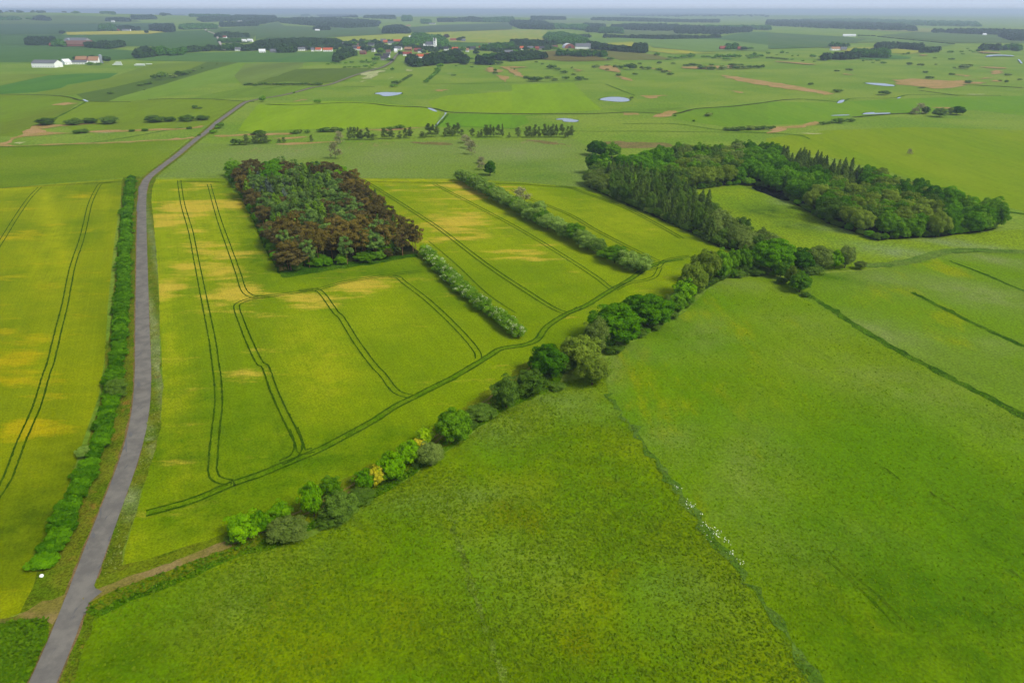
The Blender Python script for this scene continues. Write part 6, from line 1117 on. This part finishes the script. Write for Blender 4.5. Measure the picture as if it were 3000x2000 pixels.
def silo(fr, x, base, wpx, top, label):
    p, t = hit(fr, x, base); s = FR[fr][2]; r = wpx/s*t/FPX/2; hh = (base-top)/s*t/FPX
    o = empty('silo', tuple(p)); V, Fc = [], []; tube(V, Fc, (0, 0, -1), (0, 0, hh*.88), r, r, 18); m = cmat('silo_steel', (158, 168, 178), .7); b = pm('tank', V, Fc, m, o)
    b.data.polygons.foreach_set('use_smooth', [True]*len(Fc)); V, Fc = [], []; tube(V, Fc, (0, 0, hh*.88), (0, 0, hh*.97), r*1.03, r*.35, 18); tube(V, Fc, (0, 0, hh*.97), (0, 0, hh), r*.35, .05, 18); pm('roof', V, Fc, m, o); tag(o, label, 'silo')
silo('a', 935, 582, 30, 506, 'tall pale grey silo behind the near farm'); silo('a', 641, 412, 26, 356, 'pale silo rising over the hillside farm')
silo('c', 684, 436, 11, 400, 'left of two pale grain silos beside the arched barn'); silo('c', 700, 434, 11, 398, 'right of two pale grain silos beside the arched barn')
# the arched barn
p, t = hit('c', 530, 448); o = empty('arched_barn', tuple(p), .12); Lb = 100/3.136*t/FPX; V, Fc = [], []
n = 14; hw = Lb*.5
for q in range(2):
    for k_ in range(n+1): a = math.pi*k_/n; V.append((-math.cos(a)*hw, q*40., math.sin(a)*13-.5))
Fc = [(k_, k_+1, n+2+k_, n+1+k_) for k_ in range(n)]; ar = pm('roof', V, Fc, MR['white'], o)
pm('front_wall', [(v[0]*.98, .2, v[2]*.98) for v in V[:n+1]], [tuple(range(n+1))], MWL['brick'], o); V, Fc = [], []; boxd(-4, 4, -.1, .15, 0, 6, V, Fc); pm('door', V, Fc, MR['dark'], o)
tag(o, 'big barn with white arched roof and brick front beside the silos', 'barn')
# church: nave, stepped gable tower, porch
p, t = hit('b', 1600, 446); o = empty('church', tuple(p), R(-12)); o.scale = (1.2, 1.2, 1.3); V, Fc = [], []
gable_wall(21, 9, 7.5, 6, V, Fc); nv = pm('nave', V, Fc, MW, o); V, Fc = [], []; gable_roof(20.4, 9, 7.5, 6, V, Fc, .2); pm('roof', V, Fc, MR['grey'], nv)
V, Fc = [], []; boxd(9.5, 16, -4, 4, -1, 15, V, Fc); s = len(V)
st = [(4, 15), (4, 16.4), (2.9, 16.4), (2.9, 18.2), (1.9, 18.2), (1.9, 20), (.8, 20), (.8, 21.8)]
for xx in (9.5, 15.4):
    prof = [(-a, z) for a, z in st]+[(a, z) for a, z in reversed(st)]; s = len(V)
    V += [(xx, a, z) for a, z in prof]+[(xx+.6, a, z) for a, z in prof]; m_ = len(prof)
    Fc += [tuple(range(s, s+m_)), tuple(range(s+2*m_-1, s+m_-1, -1))]+[(s+i, s+i+1, s+m_+i+1, s+m_+i) for i in range(m_-1)]
tw = pm('tower', V, Fc, MW, o); V, Fc = [], []; s = 0
V = [(10.1, -3.9, 15.05), (15.4, -3.9, 15.05), (15.4, 0, 20.6), (10.1, 0, 20.6), (10.1, 3.9, 15.05), (15.4, 3.9, 15.05)]; Fc = [(0, 1, 2, 3), (3, 2, 5, 4)]; pm('roof', V, Fc, MR['grey'], tw)
V, Fc = [], []; boxd(12.2, 13.2, -4.08, -3.95, 11, 13.2, V, Fc); pm('window', V, Fc, glass, tw)
for wx in (-7.5, -3, 1.5, 6): V, Fc = [], []; boxd(wx-.5, wx+.5, -4.58, -4.45, 3, 6, V, Fc); pm('window', V, Fc, glass, nv)
V, Fc = [], []; gable_wall(5, 5, 3.4, 3, V, Fc); pm('porch', [(v[0]+4, v[1]-6.5, v[2]) for v in V], Fc, MW, o); V, Fc = [], []; gable_wall(7, 7, 5, 4, V, Fc); pm('chancel', [(v[0]-13, v[1], v[2]) for v in V], Fc, MW, o)
tag(o, 'white village church with grey roof and square gabled tower', 'church')
# wrapped bales, stacked at the farm
balem = cmat('bale_wrap', (214, 224, 206), .8)
def bales(fr, x, base, wpx, n, rows, grp, lbl):
    p, t = hit(fr, x, base); W_ = wpx/FR[fr][2]*t/FPX; m = n
    for r_ in range(rows):
        cnt = m-r_*2
        for i in range(max(1, cnt)):
            V, Fc = [], []; tube(V, Fc, (-W_/m*.46, 0, 0), (W_/m*.46, 0, 0), .9*W_/m/1.6, .9*W_/m/1.6, 10); Fc += [tuple(range(9, -1, -1)), tuple(range(10, 20))]
            q = pm('wrapped_bale', V, Fc, balem, None); q.location = (p[0]-W_/2+(i+.5+r_)*W_/m, p[1]+r_*3, float(H(p[0], p[1]))+.9*W_/m/1.6*(1+r_*1.7))
            tag(q, nth(i+1)+' pale wrapped bale from the left in '+['the bottom', 'the middle', 'the top'][r_]+' row of '+lbl, 'bale', grp)
bales('a', 1080, 604, 90, 9, 3, 'bales stacked beside the silo', 'the heaped stack')
bales('a', 1285, 610, 100, 11, 2, 'bales stacked in the long clamp', 'the long clamp')
bales('a', 1370, 596, 60, 7, 1, 'bales behind the long clamp', 'the rear clamp')
# mast
p, t = hit('a', 1893, 146); o = empty('radio_mast', tuple(p)); V, Fc = [], []; tube(V, Fc, (0, 0, 0), (0, 0, 120), 1.2, .5, 6); pm('pole', V, Fc, MR['grey'], o); tag(o, 'thin grey radio mast on the horizon at left', 'mast')
V, Fc = [], []
for a in (0, 2.09, 4.19): tube(V, Fc, (0, 0, 90), (30*math.cos(a), 30*math.sin(a), 0), .15, .15, 4)
pm('guy_wire', V, Fc, MR['grey'], o)
# roadside marker stone and a low field gate post
p, t = hit('h', 192, 1082); rs = np.random.default_rng(4); d = sph(rs, 60)
import bmesh
bm = bmesh.new(); bmesh.ops.create_icosphere(bm, subdivisions=2, radius=.38)
for v in bm.verts: v.co *= 1+.18*math.sin(v.co.x*9+v.co.z*7); v.co.z *= .8
me = bpy.data.meshes.new('boulder'); bm.to_mesh(me); bm.free(); q = mesh_obj('boulder', me, None, MW); q.location = (p[0], p[1], .36); tag(q, 'white boulder at the near end of the roadside hedge', 'boulder')
# white umbel flowers in the meadow ditch
ufl = flat_mat('umbel_white', (238, 238, 226), .9, .05, 1., k=.9)
for k_, (x, y, n, r_) in enumerate([(1925, 205, 10, 1.2), (1955, 212, 8, .8), (2100, 425, 12, 1.7), (2115, 402, 14, .9), (2170, 455, 10, .7), (2040, 350, 8, .7), (2080, 372, 8, .7), (2215, 545, 9, .8), (2282, 600, 8, .6), (1840, 90, 6, .6), (2008, 272, 5, .5), (2300, 940, 0, 0)]):
    if not n: continue
    p, t = hit('j', x, y); rg = np.random.default_rng(k_+9); pp = rg.normal(0, 1, (n, 3))*np.array([r_*.6, r_*.6, .1])+np.array([0, 0, .9])
    me = leaf_mesh('umbel_flowers', pp, np.tile([0, 0, 1.], (n, 1)), .22, rg, ufl, None, None, jit=.2, aspect=1.); q = mesh_obj('umbel_flowers', me); q.location = (p[0], p[1], .1)
    tag(q, nth(k_+1)+' clump of white umbel flowers in the weedy meadow ditch', 'wildflowers', 'white umbel flowers in the meadow ditch')

# grass tufts of the near meadows
def tufts(name, poly, n, mat, label, lo=.28, hi=.6, ymax=260, seed=1, hgt=.1, up=1.7):
    rg = np.random.default_rng(seed); pl = [p[:2] for p in poly]; a = np.array(pl); mn, mxx = a.min(0), a.max(0); mxx[1] = min(mxx[1], ymax); mn[0] = max(mn[0], -170); mxx[0] = min(mxx[0], 260); mn[1] = max(mn[1], 75)
    q = rg.uniform(mn, mxx, (n*3, 2)); q = q[inpoly(q, pl)]; ok = np.abs(q[:, 0]) < (q[:, 1]*.95+25)*.86; q = q[ok]
    # nearer ground gets more of them; clumps follow a slow random field
    f = np.sin(q[:, 0]*.13+np.sin(q[:, 1]*.09)*2)+np.sin(q[:, 1]*.17+q[:, 0]*.05); q = q[rg.random(len(q)) < np.clip(110/q[:, 1], .25, 1)*(.62+.19*f)][:n]
    m = len(q); p = np.column_stack([q, np.full(m, .2)+rg.uniform(0, hgt, m)]); nn = rg.normal(0, 1, (m, 3)); nn[:, 2] = np.abs(nn[:, 2])*.7+up
    o = mesh_obj(name, leaf_mesh(name, p, nn, rg.uniform(lo, hi, m), rg, mat, None, None, jit=.2, aspect=1.2)); tag(o, label, 'grass', None, 'stuff')
tufts('meadow_grass', M1, 34000, leaf_mat('tuft_rough', (96, 134, 0), (134, 160, 24), tr=.25, k=.6, ov=0), 'rough mottled grass tufts covering the centre meadow', seed=5)
tufts('meadow_grass', M2, 24000, leaf_mat('tuft_fresh', (104, 146, 0), (130, 162, 8), tr=.25, k=.6, ov=0), 'short fresh green grass tufts of the large right meadow', hi=.5, seed=6)
tufts('bank_grass', BK, 26000, leaf_mat('tuft_bank', (64, 112, 4), (112, 150, 16), tr=.25, k=.6, ov=0), 'lush weeds along the ditch bank beside the dirt track', lo=.3, hi=.7, seed=7, hgt=.5)
tufts('bank_grass', LB, 9000, leaf_mat('tuft_left', (72, 122, 4), (116, 154, 16), tr=.25, k=.6, ov=0), 'lush weeds in the corner left of the road', lo=.3, hi=.7, seed=8, hgt=.5)
tufts('verge_grass', VR, 16000, leaf_mat('tuft_verge', (96, 124, 16), (170, 176, 96), tr=.25, k=.6, ov=0), 'tall pale verge grass between road and barley', lo=.25, hi=.5, ymax=420, seed=9, hgt=.4)

# asphalt repairs on the road
pt = flat_mat('road_patch', (112, 111, 110), .9, .1, 3., k=.66)
for k_, (x, y, a, b_) in enumerate([(635, 200, 12, 16), (617, 265, 5, 8), (597, 430, 12, 14), (578, 480, 6, 40), (545, 575, 5, 22), (516, 650, 7, 14), (428, 893, 12, 15), (400, 950, 6, 12), (460, 790, 6, 30), (219, 1392, 4, 4)]):
    sheet('road_patch', P('h', [(x+3+a*.7*math.cos(q)*(1+.2*math.sin(3*q+k_)), y+b_*math.sin(q)*(1+.15*math.cos(2*q))) for q in np.linspace(0, 2*math.pi, 11)[:-1]]), pt, 9, 1., jit=.05)
for k_, (x, y, a, b_) in enumerate([(950, 490, 8, 40), (948, 650, 7, 5), (953, 690, 6, 30), (940, 1362, 12, 6), (946, 1160, 7, 30), (960, 380, 6, 40), (1100, 210, 12, 4)]):
    sheet('road_patch', P('e', [(x+a*math.cos(q)*(1+.2*math.sin(3*q+k_)), y+b_*math.sin(q)) for q in np.linspace(0, 2*math.pi, 11)[:-1]]), pt, 9, 1., jit=.05)

# ================================================================== HAZE
me = bpy.data.meshes.new('haze'); V, Fc = [], []; boxd(-61000, 61000, -600, 63000, -1.5, 122, V, Fc); me.from_pydata(V, [], Fc); me.update()
hm = bpy.data.materials.new('haze'); hm.use_nodes = True; t_ = hm.node_tree; t_.nodes.remove(t_.nodes['Principled BSDF'])
pv = t_.nodes.new('ShaderNodeVolumePrincipled'); pv.inputs['Color'].default_value = (.70, .84, 1, 1); pv.inputs['Density'].default_value = 1.15e-4; pv.inputs['Anisotropy'].default_value = .3
t_.links.new(pv.outputs[0], t_.nodes['Material Output'].inputs['Volume'])
o = mesh_obj('haze', me, None, hm); o['kind'] = 'stuff'
